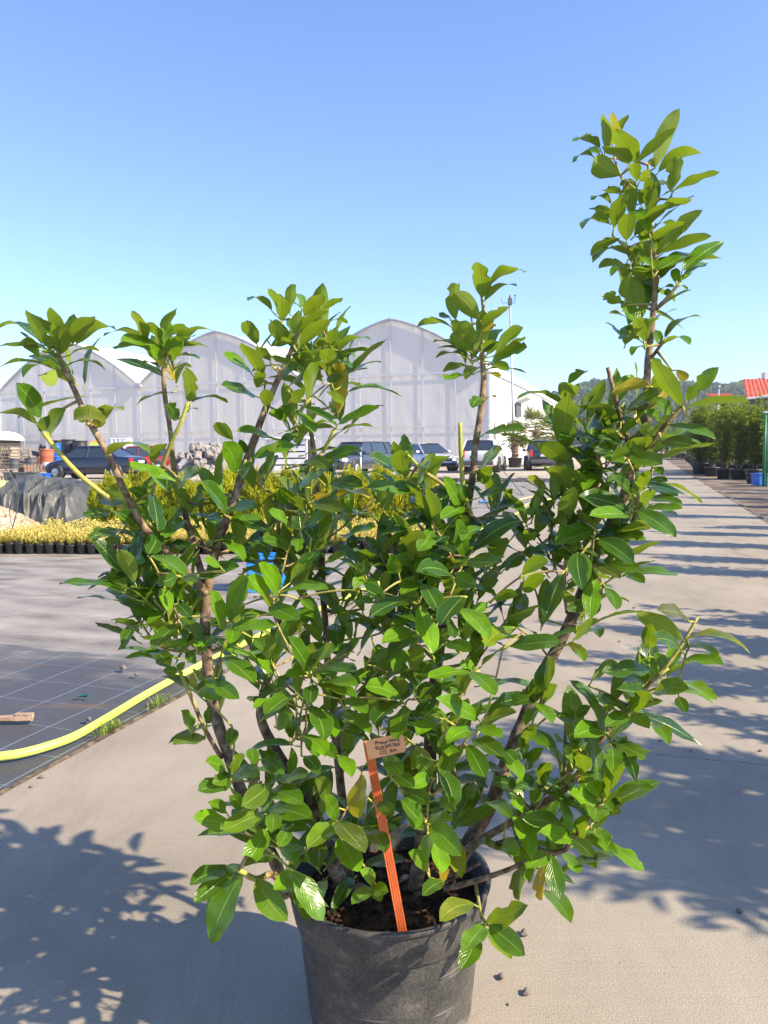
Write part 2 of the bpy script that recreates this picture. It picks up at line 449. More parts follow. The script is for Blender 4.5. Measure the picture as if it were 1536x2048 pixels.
# ================================================================ greenhouse
C0 = GX(978, 52.0)
GU = -RR; GV = RD
BAY = 13.8; EAVE = 6.25; RIDGE = 10.05; GLEN = 62.0; BAND = 2.64
def GP(s, v, z):
    p = C0 + GU * s + GV * v
    return Vector((p.x, p.y, z))
def arch_h(t):
    t = max(0.0, min(1.0, t))
    return EAVE + (RIDGE - EAVE) * (0.62 * math.sin(t * PI / 2) ** 0.85 + 0.38 * t)
def mat_film(name, c1, c2, tr):
    m, nt, b = newmat(name)
    L = nt.links.new
    tc = N(nt, 'ShaderNodeTexCoord')
    n1 = N(nt, 'ShaderNodeTexNoise'); n1.inputs['Scale'].default_value = 0.35; n1.inputs['Detail'].default_value = 5
    mp = N(nt, 'ShaderNodeMapping'); mp.inputs['Scale'].default_value = (1, 1, 0.45); L(tc.outputs['Object'], mp.inputs[0]); L(mp.outputs[0], n1.inputs[0])
    r = ramp(nt, [(0.3, c1), (0.7, c2)]); L(n1.outputs[0], r.inputs[0]); L(r.outputs[0], b.inputs['Base Color'])
    b.inputs['Roughness'].default_value = 0.42
    n2 = N(nt, 'ShaderNodeTexNoise'); n2.inputs['Scale'].default_value = 1.1; n2.inputs['Detail'].default_value = 3; L(mp.outputs[0], n2.inputs[0])
    bp = N(nt, 'ShaderNodeBump'); bp.inputs['Strength'].default_value = 0.35; bp.inputs['Distance'].default_value = 0.12
    L(n2.outputs[0], bp.inputs['Height']); L(bp.outputs[0], b.inputs['Normal'])
    tl = N(nt, 'ShaderNodeBsdfTranslucent'); tl.inputs[0].default_value = (0.88, 0.84, 0.78, 1)
    mx = N(nt, 'ShaderNodeMixShader'); mx.inputs[0].default_value = tr
    L(b.outputs[0], mx.inputs[1]); L(tl.outputs[0], mx.inputs[2])
    L(mx.outputs[0], nt.nodes['Material Output'].inputs[0])
    return m
M['film'] = mat_film('greenhouse_film', (0.80, 0.755, 0.68), (0.88, 0.835, 0.755), 0.2)
M['film_side'] = mat_film('greenhouse_side_film', (0.80, 0.80, 0.79), (0.86, 0.86, 0.85), 0.1)
M['galv'] = noisy('galvanised_steel', (0.36, 0.38, 0.42), (0.50, 0.53, 0.58), 4, 0.45, 0.1, metal=0.4)
M['film_seam'] = noisy('pale_grey_frame', (0.62, 0.62, 0.61), (0.70, 0.70, 0.69), 2, 0.6, 0.0)  # own pale grey of the gable posts and rails, slightly mottled
def greenhouse():
    g = empty('greenhouse', GP(20, 0, 0), 0, 'large white film greenhouse with three arched bays across the yard', 'greenhouse')
    loc = g.location.copy()
    def build(mb, name, m, smooth=False):
        mb.v = [tuple(Vector(v) - loc) for v in mb.v]
        return mb.build(name, m, g, smooth)
    NT = 14
    for bay in range(3):
        s0 = bay * BAY
        # front wall film, one gable per bay, a grid that follows the arch
        mb = MB()
        vs = []; fs = []
        cols_ = [s0 + BAY * i / (2 * NT) for i in range(2 * NT + 1)]
        for s in cols_:
            t = 1 - abs((s - s0) / (BAY / 2) - 1)
            top = arch_h(t)
            for z in (0.0, BAND, EAVE, top):
                vs.append(GP(s, 0.0, min(z, top)))
        for i in range(2 * NT):
            for k in range(3):
                a = i * 4 + k
                fs.append((a, a + 1, a + 5, a + 4))
        mb.add(vs, fs)
        build(mb, 'gable_wall', M['film'])
        # posts, rails, arch rim (each proud of the film)
        mb = MB()
        for k in range(7 if bay == 2 else 6):
            s = s0 + BAY * k / 6
            t = 1 - abs((s - s0) / (BAY / 2) - 1)
            mb.box(GP(s, -0.05, arch_h(t) / 2), (0.11 if k else 0.16, 0.02, arch_h(t) - 0.05), Matrix.Rotation(-ra, 3, 'Z'))
        for z, hh in ((EAVE, 0.14), (BAND, 0.08)):
            mb.box(GP(s0 + BAY / 2, -0.075, z), (BAY - 0.02, 0.02, hh), Matrix.Rotation(-ra, 3, 'Z'))
        build(mb, 'gable_frame', M['film_seam'])
        mb = MB()
        pts = []
        for i in range(2 * NT + 1):
            s = s0 + BAY * i / (2 * NT)
            t = 1 - abs((s - s0) / (BAY / 2) - 1)
            pts.append(GP(s, -0.12, arch_h(t) + 0.03))
        mb.tube(pts, 0.09, 6)
        build(mb, 'arch_rim', M['galv'])
        # roof shell
        mb = MB(); vs = []; fs = []
        for i in range(2 * NT + 1):
            s = s0 + BAY * i / (2 * NT)
            t = 1 - abs((s - s0) / (BAY / 2) - 1)
            for v in (0.0, GLEN * .25, GLEN * .5, GLEN):
                vs.append(GP(s, v, arch_h(t) + 0.02))
        for i in range(2 * NT):
            for k in range(3):
                a = i * 4 + k
                fs.append((a, a + 4, a + 5, a + 1))
        mb.add(vs, fs)
        build(mb, 'roof', M['film_side'], True)
        mb = MB()
        mb.tube([GP(s0 + BAY / 2, -0.1, RIDGE + 0.08), GP(s0 + BAY / 2, GLEN, RIDGE + 0.08)], 0.09, 5)
        if bay < 2:
            mb.box(GP(s0 + BAY, -0.16, EAVE + 0.12), (0.5, 0.25, 0.3), Matrix.Rotation(-ra, 3, 'Z'))
        build(mb, 'gutter' if bay < 2 else 'ridge_rail', M['galv'])
    # sunlit side wall
    mb = MB(); vs = []; fs = []
    nv = 26
    for i in range(nv + 1):
        v = GLEN * i / nv
        for z in (0.0, 0.6, BAND, EAVE + 0.02):
            vs.append(GP(0.0, v, z))
    for i in range(nv):
        for k in range(3):
            a = i * 4 + k
            fs.append((a, a + 4, a + 5, a + 1))
    mb.add(vs, fs)
    build(mb, 'side_wall', M['film_side'])
    # left side wall and back
    mb = MB()
    mb.add([GP(3 * BAY, 0, 0), GP(3 * BAY, GLEN, 0), GP(3 * BAY, GLEN, EAVE), GP(3 * BAY, 0, EAVE)], [(0, 1, 2, 3)])
    mb.add([GP(0, GLEN, 0), GP(3 * BAY, GLEN, 0), GP(3 * BAY, GLEN, EAVE), GP(0, GLEN, EAVE)], [(3, 2, 1, 0)])
    build(mb, 'rear_wall', M['film'])
    mb = MB()
    for k in range(16):
        v = GLEN * k / 15
        mb.box(GP(-0.05, v, EAVE / 2), (0.06, 0.10, EAVE), Matrix.Rotation(-ra, 3, 'Z'))
    mb.box(GP(-0.10, GLEN / 2, EAVE), (0.10, GLEN, 0.16), Matrix.Rotation(-ra, 3, 'Z'))
    build(mb, 'side_frame', noisy('pale_frame', (0.6, 0.61, 0.63), (0.7, 0.71, 0.73), 3, 0.5, 0))
    # dark ventilation opening with a projecting flap on the side
    v0 = 10.5
    mb = MB()
    mb.box(GP(-0.14, v0 + 1.6, 4.2), (0.06, 2.6, 1.1), Matrix.Rotation(-ra, 3, 'Z'))
    w = build(mb, 'vent_opening', noisy('vent_dark', (0.05, 0.055, 0.06), (0.12, 0.125, 0.13), 6, 0.6, 0.2))
    mb = MB()
    rot = Matrix.Rotation(-ra, 3, 'Z') @ Matrix.Rotation(R(-24), 3, 'Y')
    mb.box(GP(-0.55, v0 + 1.6, 4.95), (0.9, 3.0, 0.06), rot)
    build(mb, 'vent_flap', M['galv'])
    # rolled white curtain door
    mb = MB(); vs = []; fs = []
    for i in range(41):
        v = 1.5 + 4.8 * i / 40
        off = -0.22 - 0.10 * math.sin(i * 1.35) - 0.05 * math.sin(i * 3.1)
        for z in (0.05, 1.6, 3.1):
            vs.append(GP(off * (1.0 if z < 3 else 0.6), v, z))
    for i in range(40):
        for k in range(2):
            a = i * 3 + k
            fs.append((a, a + 3, a + 4, a + 1))
    mb.add(vs, fs)
    build(mb, 'curtain_door', M['film_side'], True)
greenhouse()

# ================================================================ wooded hills
def hill_h(x, y):
    """terrain of the ridge: rises with distance behind y=230"""
    k = max(0.0, min(1.0, (y - 230) / 190.0))
    k = k * k * (3 - 2 * k)
    a = x / max(y, 1)
    # angular profile (a = x / y): higher towards the right
    top = 23 + 8 * max(0, min(1, (a - 0.18) / 0.22)) + 3.5 * math.sin(a * 23 + 1.0) + 2.2 * noise.noise(Vector((a * 17, 3, 0)))
    if a < 0.16: top -= min(22, (0.16 - a) * 110)
    if a > 0.6: top += (a - 0.6) * 8
    return -1 + k * top
def hills():
    mb = MB(); vs = []; fs = []
    na, nr = 90, 14
    for j in range(nr + 1):
        y = 225 + 260 * j / nr
        for i in range(na + 1):
            a = -1.2 + 2.6 * i / na
            vs.append((a * y, y, hill_h(a * y, y)))
    for j in range(nr):
        for i in range(na):
            q = j * (na + 1) + i
            fs.append((q, q + 1, q + na + 2, q + na + 1))
    mb.add(vs, fs)
    o = mb.build('hills', noisy('hill_floor', (0.03, 0.045, 0.02), (0.06, 0.08, 0.03), 0.05, 1, 0), smooth=True)
    o['kind'] = 'structure'
hills()
def mat_forest():
    m, nt, b = newmat('forest_leaves')
    L = nt.links.new
    at = N(nt, 'ShaderNodeAttribute'); at.attribute_name = 'tint'
    sep = N(nt, 'ShaderNodeSeparateColor'); L(at.outputs[0], sep.inputs[0])
    r = ramp(nt, [(0.0, (0.016, 0.036, 0.020)), (0.45, (0.035, 0.06, 0.022)), (0.8, (0.075, 0.09, 0.03)), (1.0, (0.12, 0.115, 0.045))])
    L(sep.outputs[0], r.inputs[0]); L(r.outputs[0], b.inputs['Base Color'])
    b.inputs['Roughness'].default_value = 0.9
    b.inputs['Specular IOR Level'].default_value = 0.1
    return m
def forest():
    random.seed(11)
    mb = MB()
    n = 0
    while n < 3600:
        y = 262 + 215 * random.random() ** 0.8
        a = random.uniform(0.10, 0.78)
        if y > 425 and random.random() < .5: continue
        x = a * y
        z = hill_h(x, y)
        con = noise.noise(Vector((x * 0.02, y * 0.02, 5))) + random.uniform(-.25, .25) > 0.12
        tone = max(0, min(1, 0.42 + 0.5 * noise.noise(Vector((x * 0.03, y * 0.03, 1))) + random.uniform(-.28, .28)))
        h = random.uniform(5, 9) * (1.0 if con else 0.9); w = random.uniform(1.7, 2.7) * (1 if con else 1.5)
        k = 5
        ph = random.random() * 6
        vs = []; fs = []
        prof = [(0.55, 0.0), (1.0, 0.22), (0.72, 0.55), (0.32, 0.82)] if con else [(0.5, 0.1), (1.0, 0.4), (0.95, 0.7), (0.5, 0.93)]
        for r_, zz in prof:
            for q in range(k):
                an = ph + 2 * PI * q / k
                rr = r_ * w * random.uniform(0.6, 1.25)
                vs.append((x + rr * math.cos(an), y + rr * math.sin(an), z + h * (zz + random.uniform(-.05, .05))))
        vs.append((x, y, z + h))
        for i in range(3):
            for q in range(k):
                q2 = (q + 1) % k
                fs.append((i * k + q, i * k + q2, (i + 1) * k + q2, (i + 1) * k + q))
        for q in range(k): fs.append((3 * k + q, 3 * k + (q + 1) % k, 4 * k))
        mb.add(vs, fs, 0, None, [(min(1, max(0, tone + random.uniform(-.15, .15))), 0, 0, 1) for _ in vs])
        n += 1
    o = mb.build('forest', mat_forest())
    tag(o, 'dark mixed woodland covering the low hills on the horizon', 'forest', None, 'stuff')
forest()
def haze():
    mb = MB(); mb.box((0, 215, 24.5), (1700, 620, 53))
    o = mb.build('haze', None); o.data.materials.clear()
    m = bpy.data.materials.new('haze'); m.use_nodes = True; nt = m.node_tree; nt.nodes.remove(nt.nodes['Principled BSDF'])
    v = nt.nodes.new('ShaderNodeVolumePrincipled'); v.inputs['Color'].default_value = (0.80, 0.88, 1.0, 1); v.inputs['Density'].default_value = 0.0005
    nt.links.new(v.outputs[0], nt.nodes['Material Output'].inputs['Volume']); o.data.materials.append(m)
    tag(o, 'thin pale air over the far yard and hills', 'haze', None, 'stuff')
haze()
# ================================================================ leaf material
def mat_leaf(name, top1, top2, under, glow, rough=0.25, tr=0.21):
    """glossy evergreen leaf: UV.x across the blade, UV.y along it; tint.r brightness, tint.g yellowing, tint.b browning"""
    m, nt, b = newmat(name)
    L = nt.links.new
    at = N(nt, 'ShaderNodeAttribute'); at.attribute_name = 'tint'
    sep = N(nt, 'ShaderNodeSeparateColor'); L(at.outputs[0], sep.inputs[0])
    uv = N(nt, 'ShaderNodeUVMap')
    su = N(nt, 'ShaderNodeSeparateXYZ'); L(uv.outputs[0], su.inputs[0])
    def M_(op, a, bb=None, c=None):
        n = N(nt, 'ShaderNodeMath', operation=op)
        for i, x in enumerate((a, bb, c)):
            if x is None: continue
            if isinstance(x, (int, float)): n.inputs[i].default_value = x
            else: L(x, n.inputs[i])
        return n.outputs[0]
    c = M_('ABSOLUTE', M_('SUBTRACT', su.outputs[0], 0.5))           # 0 midrib .. 0.5 edge
    mid = M_('SMOOTH_MIN', 1.0, M_('MAXIMUM', 0.0, M_('SUBTRACT', 1.25, M_('DIVIDE', c, 0.030))), 0.1)
    # side veins slanting to the tip
    ph = M_('SUBTRACT', M_('MULTIPLY', su.outputs[1], 60.0), M_('MULTIPLY', c, 45.0))
    vein = M_('POWER', M_('MULTIPLY_ADD', M_('SINE', ph), 0.5, 0.5), 9.0)
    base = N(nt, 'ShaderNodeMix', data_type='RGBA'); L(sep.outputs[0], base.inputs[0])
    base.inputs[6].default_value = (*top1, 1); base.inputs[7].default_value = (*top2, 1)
    g = N(nt, 'ShaderNodeNewGeometry')
    nz = N(nt, 'ShaderNodeTexNoise'); nz.inputs['Scale'].default_value = 40; nz.inputs['Detail'].default_value = 4
    L(g.outputs['Position'], nz.inputs[0])
    vr = ramp(nt, [(0.3, (0.78, 0.78, 0.78)), (0.7, (1.22, 1.22, 1.15))]); L(nz.outputs[0], vr.inputs[0])
    b2 = N(nt, 'ShaderNodeMix', data_type='RGBA', blend_type='MULTIPLY'); b2.inputs[0].default_value = 1
    L(base.outputs[2], b2.inputs[6]); L(vr.outputs[0], b2.inputs[7])
    vv = N(nt, 'ShaderNodeMix', data_type='RGBA'); L(M_('MAXIMUM', M_('MULTIPLY', mid, 0.75), M_('MULTIPLY', vein, 0.10)), vv.inputs[0])
    L(b2.outputs[2], vv.inputs[6]); vv.inputs[7].default_value = (0.24, 0.38, 0.07, 1)
    # edge line, paler
    edge = M_('MULTIPLY', M_('GREATER_THAN', c, 0.475), 0.35)
    ve = N(nt, 'ShaderNodeMix', data_type='RGBA'); L(edge, ve.inputs[0]); L(vv.outputs[2], ve.inputs[6]); ve.inputs[7].default_value = (0.22, 0.34, 0.06, 1)
    un = N(nt, 'ShaderNodeMix', data_type='RGBA'); L(M_('MAXIMUM', M_('MULTIPLY', mid, 0.8), M_('MULTIPLY', vein, 0.28)), un.inputs[0])
    un.inputs[6].default_value = (*under, 1); un.inputs[7].default_value = (under[0] * 1.7, under[1] * 1.55, under[2] * 1.6, 1)
    sd = N(nt, 'ShaderNodeMix', data_type='RGBA'); L(g.outputs['Backfacing'], sd.inputs[0]); L(ve.outputs[2], sd.inputs[6]); L(un.outputs[2], sd.inputs[7])
    # yellowing: patchy from the tip and edges
    yn = N(nt, 'ShaderNodeTexNoise'); yn.inputs['Scale'].default_value = 28; L(g.outputs['Position'], yn.inputs[0])
    yf = M_('MULTIPLY', sep.outputs[1], M_('MINIMUM', 1.0, M_('MAXIMUM', 0.0, M_('ADD', M_('MULTIPLY_ADD', yn.outputs[0], 1.6, -0.5), M_('MULTIPLY', sep.outputs[1], 0.75)))))
    ye = N(nt, 'ShaderNodeMix', data_type='RGBA'); L(yf, ye.inputs[0]); L(sd.outputs[2], ye.inputs[6]); ye.inputs[7].default_value = (0.50, 0.38, 0.03, 1)
    bn = N(nt, 'ShaderNodeMix', data_type='RGBA'); L(sep.outputs[2], bn.inputs[0]); L(ye.outputs[2], bn.inputs[6]); bn.inputs[7].default_value = (0.26, 0.12, 0.06, 1)
    # small brown spots and pale dried droplets
    vo = N(nt, 'ShaderNodeTexVoronoi'); vo.inputs['Scale'].default_value = 430; L(g.outputs['Position'], vo.inputs[0])
    sn = N(nt, 'ShaderNodeTexNoise'); sn.inputs['Scale'].default_value = 16; L(g.outputs['Position'], sn.inputs[0])
    dots = M_('MULTIPLY', M_('LESS_THAN', vo.outputs['Distance'], M_('MULTIPLY', M_('MAXIMUM', 0.0, M_('SUBTRACT', sn.outputs[0], 0.46)), 1.3)), M_('MULTIPLY', M_('SUBTRACT', 1.0, g.outputs['Backfacing']), 0.42))
    dm = N(nt, 'ShaderNodeMix', data_type='RGBA'); L(dots, dm.inputs[0]); L(bn.outputs[2], dm.inputs[6]); dm.inputs[7].default_value = (0.42, 0.50, 0.36, 1)
    L(dm.outputs[2], b.inputs['Base Color'])
    rg = M_('MULTIPLY_ADD', g.outputs['Backfacing'], 0.32, rough)
    L(rg, b.inputs['Roughness'])
    b.inputs['Specular IOR Level'].default_value = 0.40
    h = M_('ADD', M_('MULTIPLY', mid, -0.7), M_('MULTIPLY_ADD', vein, -0.12, M_('MULTIPLY', nz.outputs[0], 0.9)))
    bp = N(nt, 'ShaderNodeBump'); bp.inputs['Strength'].default_value = 0.55; bp.inputs['Distance'].default_value = 0.0022
    L(h, bp.inputs['Height']); L(bp.outputs[0], b.inputs['Normal'])
    tl = N(nt, 'ShaderNodeBsdfTranslucent')
    gm = N(nt, 'ShaderNodeMix', data_type='RGBA'); L(yf, gm.inputs[0]); gm.inputs[6].default_value = (*glow, 1); gm.inputs[7].default_value = (0.85, 0.55, 0.04, 1)
    L(gm.outputs[2], tl.inputs[0]); L(bp.outputs[0], tl.inputs['Normal'])
    mx = N(nt, 'ShaderNodeMixShader'); mx.inputs[0].default_value = tr
    L(b.outputs[0], mx.inputs[1]); L(tl.outputs[0], mx.inputs[2])
    L(mx.outputs[0], nt.nodes['Material Output'].inputs[0])
    return m
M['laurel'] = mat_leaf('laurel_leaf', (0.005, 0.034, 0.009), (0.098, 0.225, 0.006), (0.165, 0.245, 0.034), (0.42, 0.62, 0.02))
def mat_bark():
    m, nt, b = newmat('laurel_bark')
    L = nt.links.new
    at = N(nt, 'ShaderNodeAttribute'); at.attribute_name = 'tint'
    sep = N(nt, 'ShaderNodeSeparateColor'); L(at.outputs[0], sep.inputs[0])
    g = N(nt, 'ShaderNodeNewGeometry')
    nz = N(nt, 'ShaderNodeTexNoise'); nz.inputs['Scale'].default_value = 60; nz.inputs['Detail'].default_value = 6; nz.inputs['Roughness'].default_value = 0.65
    L(g.outputs['Position'], nz.inputs[0])
    big = N(nt, 'ShaderNodeTexNoise'); big.inputs['Scale'].default_value = 12; L(g.outputs['Position'], big.inputs[0])
    old = ramp(nt, [(0.34, (0.045, 0.030, 0.020)), (0.5, (0.13, 0.092, 0.064)), (0.64, (0.26, 0.205, 0.15))]); L(nz.outputs[0], old.inputs[0])
    mid = ramp(nt, [(0.36, (0.11, 0.060, 0.032)), (0.5, (0.26, 0.165, 0.10)), (0.64, (0.42, 0.31, 0.21))]); L(nz.outputs[0], mid.inputs[0])
    yng = ramp(nt, [(0.3, (0.26, 0.33, 0.05)), (0.7, (0.48, 0.42, 0.09))]); L(big.outputs[0], yng.inputs[0])
    a1 = N(nt, 'ShaderNodeMapRange'); a1.inputs[1].default_value = 0.22; a1.inputs[2].default_value = 0.58; L(sep.outputs[0], a1.inputs[0])
    a2 = N(nt, 'ShaderNodeMapRange'); a2.inputs[1].default_value = 0.55; a2.inputs[2].default_value = 0.9; L(sep.outputs[0], a2.inputs[0])
    x1 = N(nt, 'ShaderNodeMix', data_type='RGBA'); L(a1.outputs[0], x1.inputs[0]); L(old.outputs[0], x1.inputs[6]); L(mid.outputs[0], x1.inputs[7])
    x2 = N(nt, 'ShaderNodeMix', data_type='RGBA'); L(a2.outputs[0], x2.inputs[0]); L(x1.outputs[2], x2.inputs[6]); L(yng.outputs[0], x2.inputs[7])
    L(x2.outputs[2], b.inputs['Base Color']); b.inputs['Roughness'].default_value = 0.75; b.inputs['Specular IOR Level'].default_value = 0.3
    bp = N(nt, 'ShaderNodeBump'); bp.inputs['Strength'].default_value = 1.0; bp.inputs['Distance'].default_value = 0.004
    L(nz.outputs[0], bp.inputs['Height']); L(bp.outputs[0], b.inputs['Normal'])
    return m
M['bark'] = mat_bark()

# ================================================================ one leaf blade
def leaf(mb, base, tip, nrm, W, arch=0.1, droop=0.0, fold=0.22, chew=0.0, tint=(0.5, 0, 0, 1), nv=11, rng=random, curl=0.0):
    base = Vector(base); tip = Vector(tip)
    ax = tip - base; Ln = ax.length
    if Ln < 1e-4: return
    d = ax / Ln
    n = nrm - d * nrm.dot(d)
    if n.length < 1e-4: n = d.orthogonal()
    n.normalize(); s = d.cross(n)
    US = (-1.0, -0.55, 0.0, 0.55, 1.0)
    asym = rng.uniform(-0.06, 0.06)
    cut = 1.0
    notch = []
    if chew > 0:
        for sd in (0, 1):
            for _ in range(rng.choice((0, 1, 1, 2, 3))):
                notch.append((sd, rng.uniform(0.35, 0.98), rng.uniform(0.03, 0.08), rng.uniform(0.25, 0.75) * chew))
        if rng.random() < 0.35 * chew: cut = rng.uniform(0.78, 0.93)
    vs = []; uvs = []
    wv = rng.uniform(0, 6); wa = rng.uniform(0.01, 0.035)
    for j in range(nv):
        t = j / (nv - 1) * cut
        # blade half width: obovate, pointed tip, narrowed base
        w = (math.sin(PI * min(1, t ** 1.06)) ** 0.60) * (0.95 + 0.10 * t)
        if t > 0.86: w *= max(0.0, 1 - ((t - 0.86) / 0.14) ** 2.0 * 0.28)
        if j == 0: w = 0.03
        if j == nv - 1 and cut == 1.0: w = 0.02
        c = base + d * (Ln * t) + n * (arch * Ln * 4 * t * (1 - t)) - n * (curl * Ln * t ** 3) + s * (asym * Ln * 4 * t * (1 - t))
        c.z -= droop * Ln * t * t
        for u in US:
            wl = w
            if chew > 0 and abs(u) > 0.9:
                for sd, tt, ww, dp in notch:
                    if (u > 0) == bool(sd):
                        q = abs(t - tt) / ww
                        if q < 1.6: wl = min(wl, w * (1 - dp * max(0, 1 - q / 1.6)))
            x = u * wl * W * 0.465
            if cut < 1 and j == nv - 1: off = d * (Ln * 0.05 * math.sin(u * 9 + wv))
            else: off = Vector((0, 0, 0))
            z = fold * abs(x) + wa * Ln * math.sin(t * 13 + wv + u * 1.2) * abs(u) * 0.7
            vs.append(c + s * x + n * z + off)
            uvs.append((u * 0.5 + 0.5, t))
    fs = []
    m_ = len(US)
    for j in range(nv - 1):
        for i in range(m_ - 1):
            a = j * m_ + i
            fs.append((a, a + m_, a + m_ + 1, a + 1) if False else (a, a + 1, a + m_ + 1, a + m_))
    # orientation check: first face normal should follow n
    a, b_, c_ = vs[fs[8][0]], vs[fs[8][1]], vs[fs[8][2]]
    if (b_ - a).cross(c_ - a).dot(n) < 0: fs = [tuple(reversed(f)) for f in fs]
    mb.add(vs, fs, 0, uvs, tint)

# ================================================================ the main shrub
RNG = random.Random(42)
POT_Y = 1.405
shrub_xy = GX(782, POT_Y)
shrub = empty('potted_laurel', (shrub_xy.x, POT_Y, 0), 0, 'tall bushy green laurel shrub in a scuffed grey pot in the foreground', 'potted shrub')
SO = shrub.location.copy()
POT_H = 0.300; POT_R = 0.190
def mat_pot():
    m, nt, b = newmat('pot_plastic')
    L = nt.links.new
    tc = N(nt, 'ShaderNodeTexCoord')
    n1 = N(nt, 'ShaderNodeTexNoise'); n1.inputs['Scale'].default_value = 11; n1.inputs['Detail'].default_value = 12; n1.inputs['Roughness'].default_value = 0.75
    L(tc.outputs['Object'], n1.inputs[0])
    nf = N(nt, 'ShaderNodeTexNoise'); nf.inputs['Scale'].default_value = 240; nf.inputs['Detail'].default_value = 3; L(tc.outputs['Object'], nf.inputs[0])
    hf = N(nt, 'ShaderNodeMix', data_type='FLOAT'); hf.inputs[0].default_value = 0.38; L(n1.outputs[0], hf.inputs[2]); L(nf.outputs[0], hf.inputs[3])
    r = ramp(nt, [(0.40, (0.030, 0.034, 0.035)), (0.52, (0.066, 0.063, 0.059)), (0.66, (0.135, 0.128, 0.116))]); L(hf.outputs[0], r.inputs[0])
    # dust gathering low on the wall, with its own ragged shape
    sx = N(nt, 'ShaderNodeSeparateXYZ'); L(tc.outputs['Object'], sx.inputs[0])
    mr = N(nt, 'ShaderNodeMapRange'); mr.inputs[1].default_value = 0.0; mr.inputs[2].default_value = 0.10; mr.inputs[3].default_value = 0.42; mr.inputs[4].default_value = -0.05; L(sx.outputs['Z'], mr.inputs[0])
    n3 = N(nt, 'ShaderNodeTexNoise'); n3.inputs['Scale'].default_value = 22; n3.inputs['Detail'].default_value = 6; L(tc.outputs['Object'], n3.inputs[0])
    ad = N(nt, 'ShaderNodeMath', operation='ADD'); L(mr.outputs[0], ad.inputs[0]); L(n3.outputs[0], ad.inputs[1])
    dr = ramp(nt, [(0.58, (0, 0, 0)), (0.85, (0.7, 0.7, 0.7))]); L(ad.outputs[0], dr.inputs[0])
    mx = N(nt, 'ShaderNodeMix', data_type='RGBA'); L(dr.outputs[0], mx.inputs[0]); L(r.outputs[0], mx.inputs[6]); mx.inputs[7].default_value = (0.25, 0.225, 0.19, 1)
    # long pale scratches
    mp = N(nt, 'ShaderNodeMapping'); mp.inputs['Rotation'].default_value = (0.0, 0.75, 0); mp.inputs['Scale'].default_value = (6, 6, 140); L(tc.outputs['Object'], mp.inputs[0])
    n2 = N(nt, 'ShaderNodeTexNoise'); n2.inputs['Scale'].default_value = 1.0; n2.inputs['Detail'].default_value = 2; L(mp.outputs[0], n2.inputs[0])
    sr = ramp(nt, [(0.70, (0, 0, 0)), (0.73, (0.6, 0.6, 0.6))]); L(n2.outputs[0], sr.inputs[0])
    mx2 = N(nt, 'ShaderNodeMix', data_type='RGBA'); L(sr.outputs[0], mx2.inputs[0]); L(mx.outputs[2], mx2.inputs[6]); mx2.inputs[7].default_value = (0.22, 0.21, 0.20, 1)
    L(mx2.outputs[2], b.inputs['Base Color'])
    b.inputs['Roughness'].default_value = 0.52; b.inputs['Specular IOR Level'].default_value = 0.3
    n4 = N(nt, 'ShaderNodeTexNoise'); n4.inputs['Scale'].default_value = 180; L(tc.outputs['Object'], n4.inputs[0])
    bp = N(nt, 'ShaderNodeBump'); bp.inputs['Strength'].default_value = 0.25; bp.inputs['Distance'].default_value = 0.002; L(n4.outputs[0], bp.inputs['Height']); L(bp.outputs[0], b.inputs['Normal'])
    return m
M['pot'] = mat_pot()
def pot_mesh():
    mb = MB()
    rb = 0.150
    def rr(z): return rb + (POT_R - 0.012 - rb) * (z / POT_H) ** 0.85
    prof = [(0.02, 0.004), (rb - 0.03, 0.004), (rb - 0.022, 0.0), (rb - 0.012, 0.0), (rb - 0.004, 0.010), (rr(0.03), 0.03), (rr(0.10), 0.10), (rr(0.17), 0.17), (rr(0.225), 0.225),
            (rr(0.226), 0.2265), (rr(0.226) + 0.006, 0.2275), (rr(0.232) + 0.0072, 0.231), (POT_R - 0.004, 0.262), (POT_R - 0.0035, 0.286), (POT_R - 0.0035, 0.2885), (POT_R + 0.0025, 0.290), (POT_R + 0.0035, 0.2935), (POT_R + 0.003, 0.298), (POT_R, 0.3005), (POT_R - 0.006, 0.299),
            (POT_R - 0.009, 0.285), (POT_R - 0.016, 0.240), (rr(0.18) - 0.006, 0.20)]
    mb.lathe((0, 0, 0), prof, 96)
    return mb.build('pot', M['pot'], shrub, True)
pot_mesh()
M['soil'] = noisy('peat_soil', (0.018, 0.011, 0.008), (0.055, 0.032, 0.022), 45, 0.95, 1.0, 160, c3=(0.17, 0.09, 0.05), dist=0.012, detail=10, spec=0.08)
